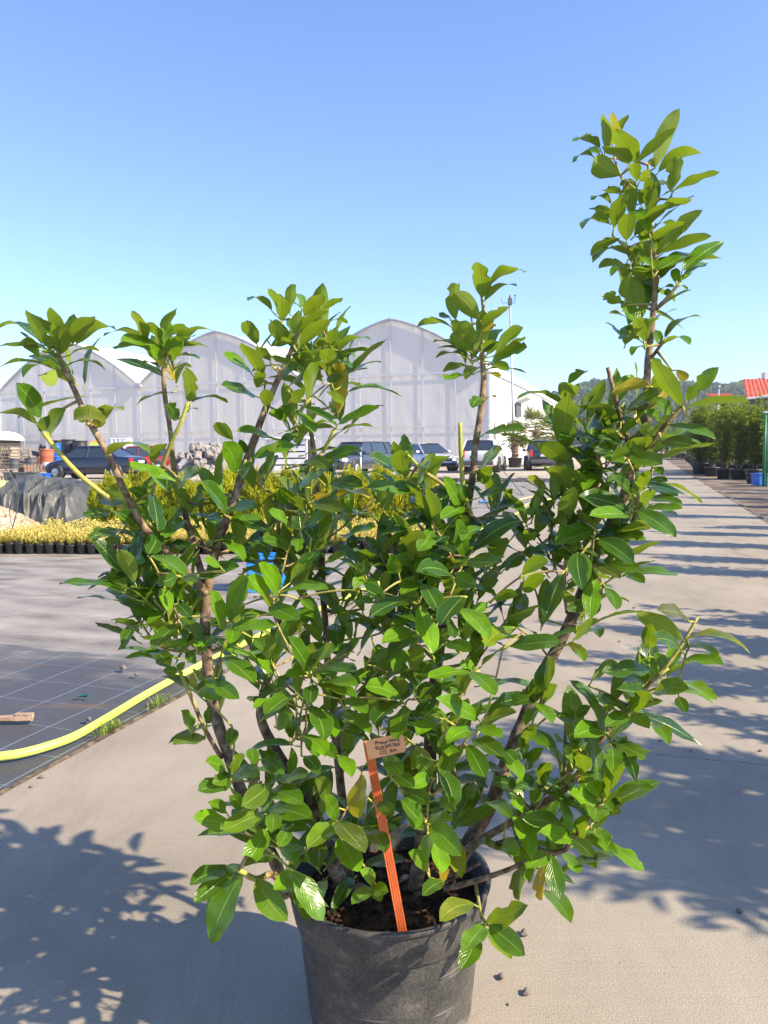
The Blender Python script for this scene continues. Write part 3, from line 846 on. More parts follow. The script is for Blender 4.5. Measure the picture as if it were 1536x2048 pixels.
def soil():
    mb = MB(); rs = random.Random(2)
    n = 60; k = 26
    vs = [(0, 0, 0.268)]; fs = []
    for i in range(1, k + 1):
        r = 0.171 * i / k
        for j in range(n):
            a = 2 * PI * j / n
            x, y = r * math.cos(a), r * math.sin(a)
            z = 0.262 + 0.010 * noise.noise(Vector((x * 18, y * 18, 0))) + 0.007 * noise.noise(Vector((x * 60, y * 60, 3))) + rs.uniform(-.0022, .0022) - 0.012 * (r / 0.17) ** 3
            vs.append((x, y, z))
    for j in range(n): fs.append((0, 1 + j, 1 + (j + 1) % n))
    for i in range(k - 1):
        for j in range(n):
            a = 1 + i * n + j; b = 1 + i * n + (j + 1) % n
            fs.append((a, a + n, b + n, b))
    mb.add(vs, fs)
    # loose bark crumbs
    for _ in range(420):
        a = rs.random() * 2 * PI; r = 0.165 * math.sqrt(rs.random())
        s_ = rs.uniform(0.0015, 0.006)
        x, y = r * math.cos(a), r * math.sin(a)
        z = 0.262 + 0.010 * noise.noise(Vector((x * 18, y * 18, 0))) - 0.012 * (r / 0.17) ** 3
        rot = Matrix.Rotation(rs.random() * 6, 3, 'Z') @ Matrix.Rotation(rs.random() * 6, 3, 'X')
        mb.box((x, y, z + 0.003), (s_ * rs.uniform(1, 2.6), s_, s_ * 0.7), rot)
    mb.build('soil', M['soil'], shrub)
soil()

# stems traced: (pixel x, pixel y, depth Y) with radii
STEMS = [
 # name, [(px,py,Y,r)...]
 [(575,1790,1.34,.013),(540,1700,1.33,.012),(500,1620,1.33,.012),(466,1530,1.35,.0115),(436,1440,1.37,.0125),(418,1330,1.39,.011),(412,1200,1.40,.0105),(436,1090,1.42,.0098),(470,1000,1.44,.0092),(502,900,1.45,.0088),(528,830,1.46,.008),(558,755,1.46,.0068),(585,690,1.46,.0055),(600,640,1.46,.004)],
 [(415,1190,1.40,.0095),(370,1140,1.38,.0085),(322,1090,1.37,.0082),(285,1050,1.37,.008),(248,980,1.37,.0075),(212,900,1.38,.0072),(176,835,1.39,.0068),(148,780,1.40,.0062),(124,735,1.40,.0055),(112,690,1.40,.004)],
 [(412,1180,1.41,.009),(385,1090,1.45,.008),(362,1000,1.49,.0068),(345,920,1.50,.0062),(336,840,1.50,.006),(328,750,1.50,.0058),(330,705,1.50,.0045)],
 [(690,1775,1.36,.016),(650,1690,1.38,.014),(618,1600,1.40,.013),(560,1510,1.43,.0115),(520,1430,1.45,.010),(545,1330,1.50,.008),(560,1240,1.52,.007),(555,1120,1.53,.006),(560,1000,1.53,.0052)],
 [(700,1760,1.42,.013),(690,1640,1.46,.011),(672,1480,1.52,.010),(655,1330,1.55,.009),(648,1220,1.56,.0085),(643,1110,1.56,.008),(636,1000,1.56,.0072),(628,900,1.56,.0062),(620,800,1.56,.0055),(640,720,1.55,.004),(650,650,1.55,.0032)],
 [(830,1775,1.36,.016),(845,1660,1.36,.014),(858,1540,1.38,.0125),(865,1420,1.41,.012),(880,1280,1.43,.011),(902,1170,1.45,.010),(930,1060,1.46,.0092),(942,980,1.46,.0085),(950,900,1.46,.008),(963,820,1.46,.0078),(966,765,1.46,.0072),(962,700,1.46,.0055),(968,630,1.46,.0045),(958,560,1.46,.003)],
 [(905,1740,1.42,.019),(948,1665,1.43,.0175),(988,1590,1.44,.016),(1024,1505,1.45,.0148),(1055,1425,1.46,.0138),(1090,1340,1.46,.0128),(1135,1255,1.46,.0122),(1165,1180,1.45,.011),(1200,1090,1.45,.0105),(1240,1010,1.44,.0105),(1268,930,1.44,.0105),(1290,850,1.44,.0098),(1296,760,1.44,.0088),(1300,690,1.44,.008),(1308,590,1.44,.0066),(1306,500,1.44,.005),(1298,420,1.44,.0042),(1300,330,1.44,.003)],
 [(930,1705,1.40,.010),(985,1665,1.37,.0085),(1060,1622,1.34,.0078),(1128,1578,1.32,.0072),(1185,1505,1.31,.0066),(1245,1425,1.30,.0058),(1305,1365,1.30,.0052),(1352,1310,1.30,.0042),(1395,1235,1.30,.003)],
]
YOFF = 0.0
SPTS = [[P(a, b, c + YOFF) for a, b, c, r in st] for st in STEMS]
def smooth_path(pts, rad, sub=4):
    out = []; ro = []
    n = len(pts)
    for i in range(n - 1):
        p0 = pts[max(i - 1, 0)]; p1 = pts[i]; p2 = pts[i + 1]; p3 = pts[min(i + 2, n - 1)]
        for k in range(sub):
            t = k / sub
            a = 0.5 * ((2 * p1) + (p2 - p0) * t + (2 * p0 - 5 * p1 + 4 * p2 - p3) * t * t + (3 * p1 - p0 - 3 * p2 + p3) * t ** 3)
            out.append(a); ro.append(rad[i] * (1 - t) + rad[i + 1] * t)
    out.append(pts[-1]); ro.append(rad[-1])
    return out, ro
BR = []      # per branch: dict(stem MB, leaf MB)
SK = []      # skeleton points: (Vector, branch index, radius)
for i, st in enumerate(STEMS):
    pts, rad = smooth_path(SPTS[i], [s[3] * (0.86 if s[3] > .0095 else 0.78) for s in st], 5)
    pts = [p + Vector((noise.noise(p * 9), noise.noise(p * 9 + Vector((7, 0, 0))), 0)) * 0.006 for p in pts]
    d = dict(stem=MB(), leaf=MB())
    ztop = pts[-1].z
    cols = []
    for p, r in zip(pts, rad):
        age = max(0.0, min(1.0, 1 - (r - 0.0025) / 0.0105))
        cols.append((0.75 * age + 0.12 * noise.noise(p * 14), 0, 0, 1))
    cc = []
    # nodes: slight swellings
    rad2 = [r * (1 + 0.14 * max(0, noise.noise(p * 38))) for p, r in zip(pts, rad)]
    d['stem'].tube(pts, rad2, 12, 0, True, [c for c in cols], 0.08)
    BR.append(d)
    for p, r in zip(pts, rad): SK.append((p, i, r))
NSTEM = len(SK)
def nearest(p, lim=None, below=None):
    best = None; bd = 1e9
    for q, i, r in SK:
        dd = (q - p).length
        if below is not None and q.z > p.z + below: dd += 0.08
        if dd < bd: bd = dd; best = (q, i, r)
    return best, bd
def twig(a, b, r0, r1, bi, sag=0.0, age0=0.45, age1=0.9, n=7):
    a = Vector(a); b = Vector(b)
    pts = []; ro = []; cs = []
    side = Vector((RNG.uniform(-1, 1), RNG.uniform(-1, 1), 0)) * 0.06 * (b - a).length
    for k in range(n + 1):
        t = k / n
        p = a.lerp(b, t) + side * math.sin(PI * t)
        p.z += sag * math.sin(PI * t) * (b - a).length
        pts.append(p); ro.append((r0 * (1 - t) + r1 * t) * (1 + 0.2 * max(0, noise.noise(p * 60))))
        cs.append((age0 * (1 - t) + age1 * t, 0, 0, 1))
    BR[bi]['stem'].tube(pts, ro, 7, 0, True, cs)
    for p, r in zip(pts[1:], ro[1:]): SK.append((p, bi, r))
def trace_twig(px, bi, r0, r1, age0=0.4, age1=0.9):
    pts = [P(*q) for q in px]
    n = len(pts)
    rad = [r0 + (r1 - r0) * i / (n - 1) for i in range(n)]
    pts, rad = smooth_path(pts, rad, 4)
    m = len(pts)
    BR[bi]['stem'].tube(pts, [r * (1 + 0.2 * max(0, noise.noise(p * 50))) for p, r in zip(pts, rad)], 8, 0, True, [(age0 + (age1 - age0) * i / (m - 1), 0, 0, 1) for i in range(m)])
    for p, r in zip(pts, rad): SK.append((p, bi, r))
trace_twig([(268,1035,1.37),(230,1005,1.35),(165,955,1.34),(118,905,1.33),(86,865,1.33)], 1, .0045, .0038, .7, 1.0)
trace_twig([(300,1000,1.44),(325,930,1.40),(345,880,1.38),(362,845,1.37),(376,805,1.37)], 2, .004, .0034, .75, 1.0)
trace_twig([(345,905,1.50),(340,860,1.49)], 2, .004, .003)
trace_twig([(945,1040,1.45),(928,985,1.42),(922,910,1.41),(920,845,1.41)], 5, .0052, .0036, .8, 0.95)
trace_twig([(1262,905,1.44),(1242,840,1.40),(1228,785,1.39),(1215,735,1.39)], 6, .0045, .0034, .3, .5)
trace_twig([(1228,1080,1.44),(1262,1055,1.41),(1275,1010,1.39),(1272,965,1.38)], 6, .006, .0038, .3, .9)
trace_twig([(1275,925,1.44),(1305,885,1.41),(1335,845,1.39),(1362,812,1.38)], 6, .0052, .004, .25, .8)
trace_twig([(1310,620,1.44),(1335,595,1.42),(1360,565,1.41)], 6, .0036, .0025, .4, .9)
trace_twig([(1300,720,1.44),(1318,695,1.42),(1330,680,1.41)], 6, .0034, .0025, .3, .9)
trace_twig([(1135,1225,1.45),(1128,1160,1.40),(1140,1080,1.38),(1160,1040,1.37)], 6, .0045, .003)
trace_twig([(1200,1090,1.45),(1140,1020,1.46),(1115,940,1.45),(1140,860,1.42),(1128,810,1.41)], 6, .005, .0035, .5, 1.0)
trace_twig([(1130,1700,1.26),(1165,1655,1.25),(1205,1605,1.24)], 7, .0042, .0032, .3, .8)
trace_twig([(985,1690,1.36),(1040,1680,1.32),(1095,1705,1.28),(1130,1700,1.26)], 7, .0055, .0042, .3, .4)
trace_twig([(890,1778,1.30),(950,1762,1.26),(1010,1742,1.24),(1080,1712,1.24)], 5, .0055, .0040, .3, .5)
trace_twig([(950,1762,1.26),(955,1790,1.215),(963,1835,1.19)], 5, .0030, .0024, .6, .8)
trace_twig([(565,1775,1.30),(545,1748,1.22),(512,1758,1.16),(478,1740,1.12)], 0, .0062, .0040, .35, .9)
trace_twig([(1128,1578,1.32),(1130,1500,1.30),(1132,1440,1.29)], 7, .0036, .0026, .4, .8)
trace_twig([(442,1515,1.35),(408,1455,1.30),(385,1400,1.29),(360,1345,1.29)], 0, .0046, .003, .35, .9)
trace_twig([(645,1085,1.56),(690,1050,1.52),(742,1003,1.50)], 4, .0022, .0014, .5, .6)
trace_twig([(940,1010,1.45),(880,965,1.40),(845,940,1.38),(810,905,1.37)], 5, .004, .003, .6, .9)
trace_twig([(640,1010,1.56),(615,940,1.50),(645,905,1.46),(668,860,1.44)], 4, .004, .003, .6, .95)
trace_twig([(830,1790,1.33),(880,1770,1.34),(960,1725,1.34)], 5, .0045, .003, .2, .3)

# leaves traced from the photograph: zone -> (x0, y0, scale, depth)
ZN = {'A': (0, 560, .33854, 1.40), 'B': (400, 540, .32552, 1.44), 'C': (800, 500, .32552, 1.44), 'D': (1100, 180, .28385, 1.42),
      'E': (1100, 700, .29301, 1.38), 'G': (1000, 1150, .43863, 1.28), 'F': (360, 1450, .52083, 1.17), 'H': (300, 1100, .32552, 1.26), 'I': (700, 1100, .39063, 1.26)}
# base x, base y, tip x, tip y, side (T top, B underside, U edge-on), width (0 = natural), depth shift in cm, yellowing
TR = {
'A': """340 400 300 160 B 90;300 420 150 175 B 90;250 385 0 265 U 0;375 430 375 240 B 110;360 440 320 250 B 110;430 380 555 215 B 95;450 380 685 275 U 0;420 440 590 415 U 0;400 505 620 520 U 0;300 520 0 500 U 0;
330 530 130 560 U 0;345 530 265 610 B 95;240 400 0 390 T 0 3;230 450 150 340 B 80 2;350 460 240 420 T 0;370 430 230 230 B 90 3;395 420 440 200 B 80 3;
510 825 500 690 T 185 -3 .25;570 870 600 750 T 90 0 .3;590 860 728 750 U 0 -2 .3;628 1040 885 1000 U 0 -3 .2;240 810 95 610 T 120;215 850 -40 790 U 0;300 940 390 765 T 80;240 900 200 840 U 0;235 890 290 800 T 70;
585 1285 742 1310 T 100 -2;640 1370 490 1390 T 70;690 1480 520 1530 T 80;695 1505 608 1590 T 70;
850 360 785 185 B 75 0 .25;850 340 610 320 U 0;940 430 650 405 U 0;960 400 710 360 T 60;980 390 1045 165 B 75;960 360 830 235 B 60;1000 380 950 210 T 80;1030 400 1245 280 U 0;1050 400 1252 412 T 0;1020 440 1178 462 T 0;990 450 1095 350 T 95;
940 520 840 490 U 0;1020 540 1130 510 U 0;920 420 900 240 B 60 3;1010 330 1120 270 B 60 3;960 460 880 380 T 60 -2;1000 470 1080 400 T 70 -3;960 440 1150 330 B 60 2;
1110 722 1100 515 B 105;1130 725 1345 715 U 0 -1;1050 825 960 700 T 85;1110 770 1170 765 U 0;1045 1195 745 1085 T 60 -2;900 1080 980 965 B 70;900 1265 935 1500 T 92 -3;930 1500 868 1632 T 110 -4;
1340 1370 1195 1192 T 80 -2;1320 1385 1530 1340 U 0;1370 1400 1545 1425 T 50;1100 1740 918 1625 T 80 -3;1175 1740 1412 1690 T 85 -5;1170 1765 1085 1755 T 70 -4;
1000 1240 860 1120 T 70;1050 1250 1180 1130 T 60;880 1290 760 1230 T 80;820 1480 700 1370 T 70;950 1500 1080 1370 T 70;1080 1420 960 1530 T 80;990 1560 1120 1590 T 60;760 1560 720 1680 T 60;700 1700 860 1660 T 70;820 1720 690 1760 T 60;900 1750 860 1890 T 80;1000 1800 1090 1890 T 90;1020 1690 920 1790 T 80""",
'B': """550 270 560 88 B 80;490 260 430 115 B 60;440 250 293 175 U 0;500 310 495 150 B 95 -2;625 240 605 140 U 0;640 280 755 150 B 90 1 .25;760 240 868 170 B 45;620 390 780 250 B 70;780 330 907 322 U 0;620 465 790 305 B 95 -2 .1;600 390 600 250 B 75 -1;350 455 285 310 B 95;
380 650 248 450 B 85 -2;310 625 142 520 T 60;490 440 455 305 B 95 -3;810 465 830 352 B 80;850 495 1047 410 U 0;780 590 800 480 B 105 -2;840 540 952 530 U 0;780 600 932 592 U 0;860 720 995 722 U 0;780 665 882 655 T 60;780 750 887 800 B 60;655 785 728 570 T 85 -4;
345 720 385 620 B 80 -3;405 840 415 735 B 90 -4;340 775 130 708 T 60;610 830 848 950 T 55 -3;600 870 692 1002 T 70 -2;550 800 645 735 T 80 -2;845 950 1103 848 T 60;800 1055 1058 950 U 0;720 1195 985 1098 T 75 -2;840 960 700 960 U 0;560 560 700 520 B 50;560 600 430 530 B 50;
200 1045 100 935 B 85;225 1245 140 1055 T 130 -2;285 1120 245 1040 T 70;430 1030 228 990 T 50;310 1165 592 1080 T 75 -3;150 1505 8 1300 T 80 -3;150 1500 345 1460 T 60 -3;190 1510 425 1605 T 85 -2;140 1655 272 1790 T 70 -4;240 1290 330 1180 T 60;
0 1885 242 1820 T 90 -5;1265 1275 1235 1105 B 135 -3;1230 1260 1035 1140 T 70 -2;1335 1330 1445 1130 T 60 -2;1350 1335 1012 1340 T 70 -2;1370 1365 1165 1365 T 65;1400 1350 1530 1130 U 0 -1;
700 1400 778 1378 T 60 0 1;850 1405 1040 1390 U 0 0 1;690 1425 877 1480 T 95 -2;600 1640 600 1735 T 90 -2;510 1705 385 1665 T 60 -2;860 1655 1078 1575 T 45;1390 1525 1108 1635 T 60 -2;1430 1590 1338 1725 T 115 -5;
1525 1785 1178 1780 T 120 -4;1536 1870 1328 1850 T 90 -5;1352 1900 1235 1995 T 85 -6;980 1935 970 1790 T 95;505 1980 790 1960 T 55 -6;490 1975 368 1808 T 95 -6;230 2035 272 1865 T 110 -7;410 2010 290 1895 T 70 -6;
400 1250 480 1060 T 60;530 1180 560 1010 T 60 2;520 1440 490 1345 T 85;600 1330 760 1250 T 60;620 1400 480 1290 T 60 3;700 1280 830 1180 T 65;640 1180 790 1220 T 80;800 1310 1000 1330 T 90 -2;560 1580 420 1480 T 60;430 1760 310 1690 T 60;660 1560 780 1500 T 70;720 1720 600 1850 T 80;780 1790 900 1750 T 55 0 .2;900 1960 1000 1880 T 60;
440 470 560 430 B 60;430 560 350 470 B 60;700 480 820 420 B 60;500 640 620 580 T 70;650 610 560 520 T 60;560 700 700 640 T 60;470 900 560 830 T 80;530 930 420 880 T 60;600 1000 480 1080 T 60""",
'C': """500 295 480 75 B 130 -1;550 215 802 135 U 0;520 315 715 208 U 0;345 430 345 165 B 95;490 425 330 262 B 120 -2;500 475 672 348 B 65;510 505 585 455 B 45 0 .6;330 490 108 462 U 0;480 565 320 435 B 110 -1;440 615 320 508 B 100;410 655 208 550 U 0;420 665 218 655 U 0;440 742 265 745 U 0;430 775 255 808 T 40;
580 650 757 478 T 75;570 690 833 588 T 80 -1;500 615 592 558 T 70;560 700 668 742 T 60;530 760 622 792 U 0 0 .7;600 695 667 712 U 0;300 405 222 402 T 40 2;540 640 600 560 B 60 2;500 905 448 970 T 85 0;525 925 592 905 U 0 0 .5;523 1125 765 1095 T 60 -2;
490 1335 628 1222 T 65 -2;390 1590 268 1390 T 95 -2;390 1575 248 1650 T 80 -3;480 1525 655 1480 T 55;640 1590 695 1468 T 70;450 1845 730 1658 T 115 -5;400 1880 350 1655 T 100 -4;430 1905 645 1888 T 70 -4;1000 960 718 900 U 0;1000 935 1050 820 B 130;1035 825 1150 738 U 0 4;
1060 1010 1228 885 T 80;1375 1075 1088 960 B 85 -2;1220 1165 978 1162 T 60;1025 1315 860 1185 B 125 -3;1055 1475 932 1318 B 110 -3;1245 1250 1138 1240 T 70;1195 1690 955 1818 T 95 -5;1400 1590 1118 1505 T 115 -5;1220 1772 1438 1930 T 120 -6;
500 1700 380 1800 T 80 -3;420 1580 350 1440 T 80 1;560 1600 700 1560 T 50;480 1420 570 1330 T 95;300 1760 180 1850 T 90 -4;250 1880 100 1990 T 85 -4;320 1940 180 2060 T 90 -4;640 1960 780 1900 T 60;860 1600 760 1620 T 60;950 1620 850 1700 T 70;900 1460 780 1400 T 60 0 .4;1080 1280 1200 1240 T 70;1130 1400 1250 1320 T 90;1290 1300 1420 1230 T 80;1150 1100 1270 1000 T 70;1000 1080 880 1050 T 60 2;1300 1130 1200 1020 T 70;760 1720 870 1780 T 70;900 1880 760 1860 T 60;960 1830 830 1850 T 60""",
'D': """385 415 370 170 B 85;440 385 435 155 B 75 1 .55;500 285 550 175 B 55;350 410 165 360 U 0;300 465 168 515 U 0;350 450 240 430 T 45 3;490 600 305 490 B 150 -2;560 525 370 400 B 90 -1;600 510 462 280 B 130 -2;612 515 880 270 B 75 -2;745 545 915 128 B 125;760 585 1078 432 U 0;860 715 885 462 B 120 -2;870 712 1195 580 B 60 -2;
610 645 600 510 B 90 -3;630 645 695 560 B 70 -3 .2;740 545 700 490 B 60 0 .6;790 845 985 765 B 75 -2;690 815 745 650 B 75 -2;640 805 650 700 B 70;500 735 365 690 B 60;430 795 295 772 U 0;450 965 515 735 B 125 -3;420 905 283 835 U 0;420 945 222 962 U 0;540 1060 555 868 B 130 -4;490 1045 283 1160 U 0 -2;
695 995 588 825 T 100 -3;740 955 900 972 U 0 -3;790 1115 1072 845 B 105;800 1145 1138 1030 B 80;930 1275 1220 1068 T 110 -3;740 1145 590 1030 T 70 -4;760 1275 1005 1150 T 85 -4;570 1175 298 1195 U 0;530 1235 343 1248 U 0;560 1255 428 1300 U 0;750 1265 640 1175 T 60 -3;720 1325 560 1240 T 70 -2;780 1325 890 1212 T 70;
885 1355 885 1255 T 70 -2;900 1355 995 1288 T 50 -2;950 1295 1102 1218 T 50;530 1465 568 1285 B 70;500 1505 368 1430 B 95;650 1745 500 1478 T 100 -2;660 1770 610 1615 B 90 -4;675 1770 700 1590 B 85 -3;630 1690 500 1715 U 0 2;630 1760 488 1768 U 0;660 1815 573 1862 U 0;720 1475 620 1340 T 85 3;760 1435 870 1380 U 0;900 1392 972 1402 U 0;
860 1440 810 1410 T 50;810 1745 1052 1580 U 0;810 1785 987 1782 U 0;765 1800 745 1690 T 70;600 700 500 640 B 70 3;560 820 480 760 B 60 3;700 700 820 640 T 50 3;660 900 760 880 T 60 3;620 960 700 1050 T 80 2;680 1120 760 1020 T 60 3;600 1300 520 1260 T 60 2;740 1400 660 1300 T 70 3""",
'E': """905 385 703 50 B 130 -3;930 345 1155 118 T 115;912 400 1370 358 B 55 -3;670 235 425 285 B 90 -2 .7;700 230 800 140 B 60 2;860 135 945 195 B 70 2 .9;540 385 812 262 T 85 -2;830 425 720 325 T 90;820 512 1132 605 T 65 -2;755 625 992 655 T 95;720 800 772 852 T 60;560 725 768 778 T 115 -4;690 595 628 508 B 95 -2;400 745 545 690 T 75 -3;340 700 505 775 T 75;
560 965 430 868 T 75 -3;565 950 605 908 B 70 -3;590 965 692 830 T 85;530 1095 198 998 T 120 -2;520 1125 268 1132 T 90 -4;590 1095 862 1275 T 125 -5;600 1130 725 965 T 80;620 1015 902 1050 T 60 1;660 1080 905 1085 T 60 3;530 1232 635 1335 U 0;300 1235 38 1325 T 95 -4;330 1290 572 1455 T 125 -6;225 1385 205 1625 T 150 -7;310 1465 482 1560 T 95 -3;
350 1485 612 1490 T 90 0;520 1535 645 1592 T 70 1;320 1565 280 1835 T 135 -6;385 1620 452 1775 T 90 -3;70 1565 15 1710 T 90;240 1720 110 1770 T 90;690 880 800 900 T 50 3;700 930 870 1000 T 70 3;640 700 560 620 T 80;480 560 600 500 T 70;420 640 300 690 T 90;330 840 230 960 T 90 2;480 640 330 600 T 60;600 640 700 600 T 80;740 480 640 420 T 70;500 840 380 900 T 70;380 1080 260 1010 T 60 3;200 1180 60 1100 T 60 3;180 1440 30 1390 T 70;200 1900 340 1850 T 60;430 1340 330 1400 T 60""",
'G': """835 295 622 178 B 90 -1 .15;850 195 715 160 T 60 0 .2;680 335 690 215 T 75;850 290 1143 342 U 0 -2 .35;830 345 695 290 T 60 -3;830 345 1005 372 U 0;840 385 1018 412 T 55 -3;680 425 463 445 T 85 -2;650 480 528 460 T 60 1;700 535 862 522 T 85 -3;840 485 988 572 T 60 -2 .1;690 555 528 520 T 70;815 555 852 628 T 60;575 605 412 558 T 65;590 625 692 540 T 80 -3;
580 635 478 690 T 75 -2;600 635 682 700 T 70;490 700 418 585 T 70;690 680 770 768 U 0;530 765 700 852 T 85 -4;512 785 515 902 T 90 -5;480 715 338 740 T 90 -3;335 650 285 590 T 55;350 645 415 600 T 50;340 655 250 642 T 50;335 855 268 785 T 50;345 870 418 840 T 90 -3;485 1015 575 872 T 75 -4;475 1015 388 955 T 70 -2;490 1022 560 1050 T 60;
470 1045 552 1085 T 60;450 1080 318 995 T 85 -3;325 1190 102 1110 T 90 -4;330 1205 400 1095 T 75;325 1205 178 1175 T 80 -6;330 1205 425 1290 T 80 -6;350 1190 537 1272 T 60 -2;390 1245 442 1335 T 70 2 .15;230 1275 275 1480 T 95 -5;200 1320 190 1485 T 60 -3 1;210 1265 118 1335 T 80 -4;105 1320 88 1482 T 75 -3;290 1270 352 1372 T 70 2;190 975 72 950 T 60 -2;190 965 240 858 T 70 -2;
120 1080 45 1025 T 60 -3;-10 930 72 978 T 60;160 575 -10 590 T 70 -3;165 585 238 672 T 60 -3;160 575 150 470 T 75 -2;180 580 262 505 T 60;215 375 212 525 T 85 -5;95 905 20 800 T 70 -3;115 880 195 790 T 60;170 705 250 790 T 60;295 1025 300 1155 T 60 -2;105 745 165 680 T 60;150 890 110 990 T 60;60 1090 145 1290 T 90 -4;30 1200 90 1280 T 80 -5;420 480 540 400 T 60 3;740 470 640 400 T 60 2;760 420 700 360 T 60 1""",
'F': """205 550 38 612 T 65;205 560 53 682 T 80 -1;238 578 120 838 T 112 -3;220 575 100 770 T 80 2;330 400 242 545 T 88 -1;295 592 412 752 T 105 -2 .1;432 560 552 752 T 90 -4;440 560 562 720 T 70 -2;425 562 360 632 T 70 -2;395 570 470 640 T 90 2;
180 190 98 138 T 50 -1;185 188 252 118 T 45 -1;195 196 308 188 T 60 -1;190 205 68 252 T 80;192 202 125 225 T 60 -2;335 238 235 312 T 85 -3;320 340 165 412 T 80 -3;350 340 352 415 T 70 -4;185 378 52 352 T 80 1;178 335 108 298 T 50 1;340 252 475 300 T 75;345 322 508 362 T 85;340 225 503 208 T 48;315 130 397 192 T 60;
280 90 282 152 T 55;240 322 188 272 T 55 1;600 370 488 472 T 82 -2;605 370 712 490 T 85 -3;602 362 555 270 T 60;620 425 690 565 T 100 3;705 395 790 490 T 70 2;700 192 692 360 T 78 1 .7;745 625 660 690 T 55 2;745 625 690 560 T 50 2;740 622 800 640 T 60 2;745 620 770 680 T 50 2;
950 418 945 535 T 62 -1;960 430 1000 572 T 70 1;960 382 1082 502 T 95 -2;940 382 850 285 T 70;948 560 878 490 T 60;940 376 1050 368 T 50;1012 600 930 655 T 58 0;1005 602 1035 552 T 40 1 1;1128 688 996 752 T 78 1 .3;1180 755 1332 690 T 92 1;1170 768 1090 870 T 80 -2;1140 800 1075 942 T 85 0;1185 770 1325 885 T 92 -1;1180 785 1272 900 T 70 2 .2;
480 470 440 560 T 50;380 460 440 540 T 60;420 480 500 520 T 60;560 300 520 200 T 60;480 120 540 190 T 60;610 120 660 200 T 60;760 300 820 350 T 60;880 300 900 400 T 65;820 190 900 240 T 60;780 130 860 190 T 70;1000 280 1060 330 T 60;860 250 960 300 T 70;960 200 880 240 T 60;1010 60 1060 130 T 60;420 400 380 470 T 60;180 540 240 590 T 50;480 40 560 120 T 70;540 60 600 130 T 60""",
'H': """460 482 362 250 T 95 -3;490 442 605 152 T 115 -3;495 455 778 465 T 85 -4;500 480 490 575 T 110 -5;415 530 278 612 T 65 -2;735 340 598 163 T 85 -3;790 275 665 82 T 90 -3;820 252 1098 240 T 42 -2;738 340 920 432 T 115 -4;975 745 845 532 T 95 -4;985 725 1145 600 T 75 -3;990 725 1000 568 T 80 -2;1000 745 1230 748 T 55 -5;1000 765 1145 775 T 60;
960 740 828 770 T 85 -3;1035 830 1278 838 T 55 -6;1030 825 1272 910 T 70 -7;1000 830 990 948 T 105 -7;975 960 1070 1175 T 130 -8;1060 985 1138 1152 T 100 -5;965 1140 1020 1285 T 85 -4;800 925 637 970 T 70 -5;895 890 705 1022 T 90 -6;1190 910 1332 1005 T 85 -5;1200 980 1358 1125 T 95 -4;455 662 645 820 T 115 -5;
410 812 548 915 T 105 -7;390 785 300 870 T 60;358 792 412 845 T 70 -6;310 865 432 920 T 80 -4;500 1092 492 1205 T 88 -5;338 1142 142 1195 T 80 1;258 1142 190 985 T 65;350 1065 362 962 T 58;168 742 80 742 T 70;168 730 215 688 T 50;268 845 268 752 T 55 -2 .5;190 415 305 575 T 95 -1;90 235 112 378 T 90 -1;180 450 12 615 T 95;
20 35 222 155 T 80 -3;160 155 38 200 T 90 -3;200 172 300 188 T 60 -4;130 570 230 590 T 60 -2;230 620 280 700 T 70 -4;290 600 420 560 T 70 -4;170 330 250 420 T 80;430 100 330 60 T 60;660 240 560 180 T 70;860 200 960 110 T 60;930 300 1010 370 T 60;640 540 700 620 T 70;560 510 460 620 T 70;700 1020 820 960 T 70 -3;780 1100 880 1000 T 90 -4;760 760 660 700 T 70;640 900 700 960 T 60;860 1150 860 1050 T 60;870 760 780 860 T 60 -2;1150 640 1250 600 T 70 2;1200 640 1290 540 T 60 2;1280 200 1260 100 T 60 2""",
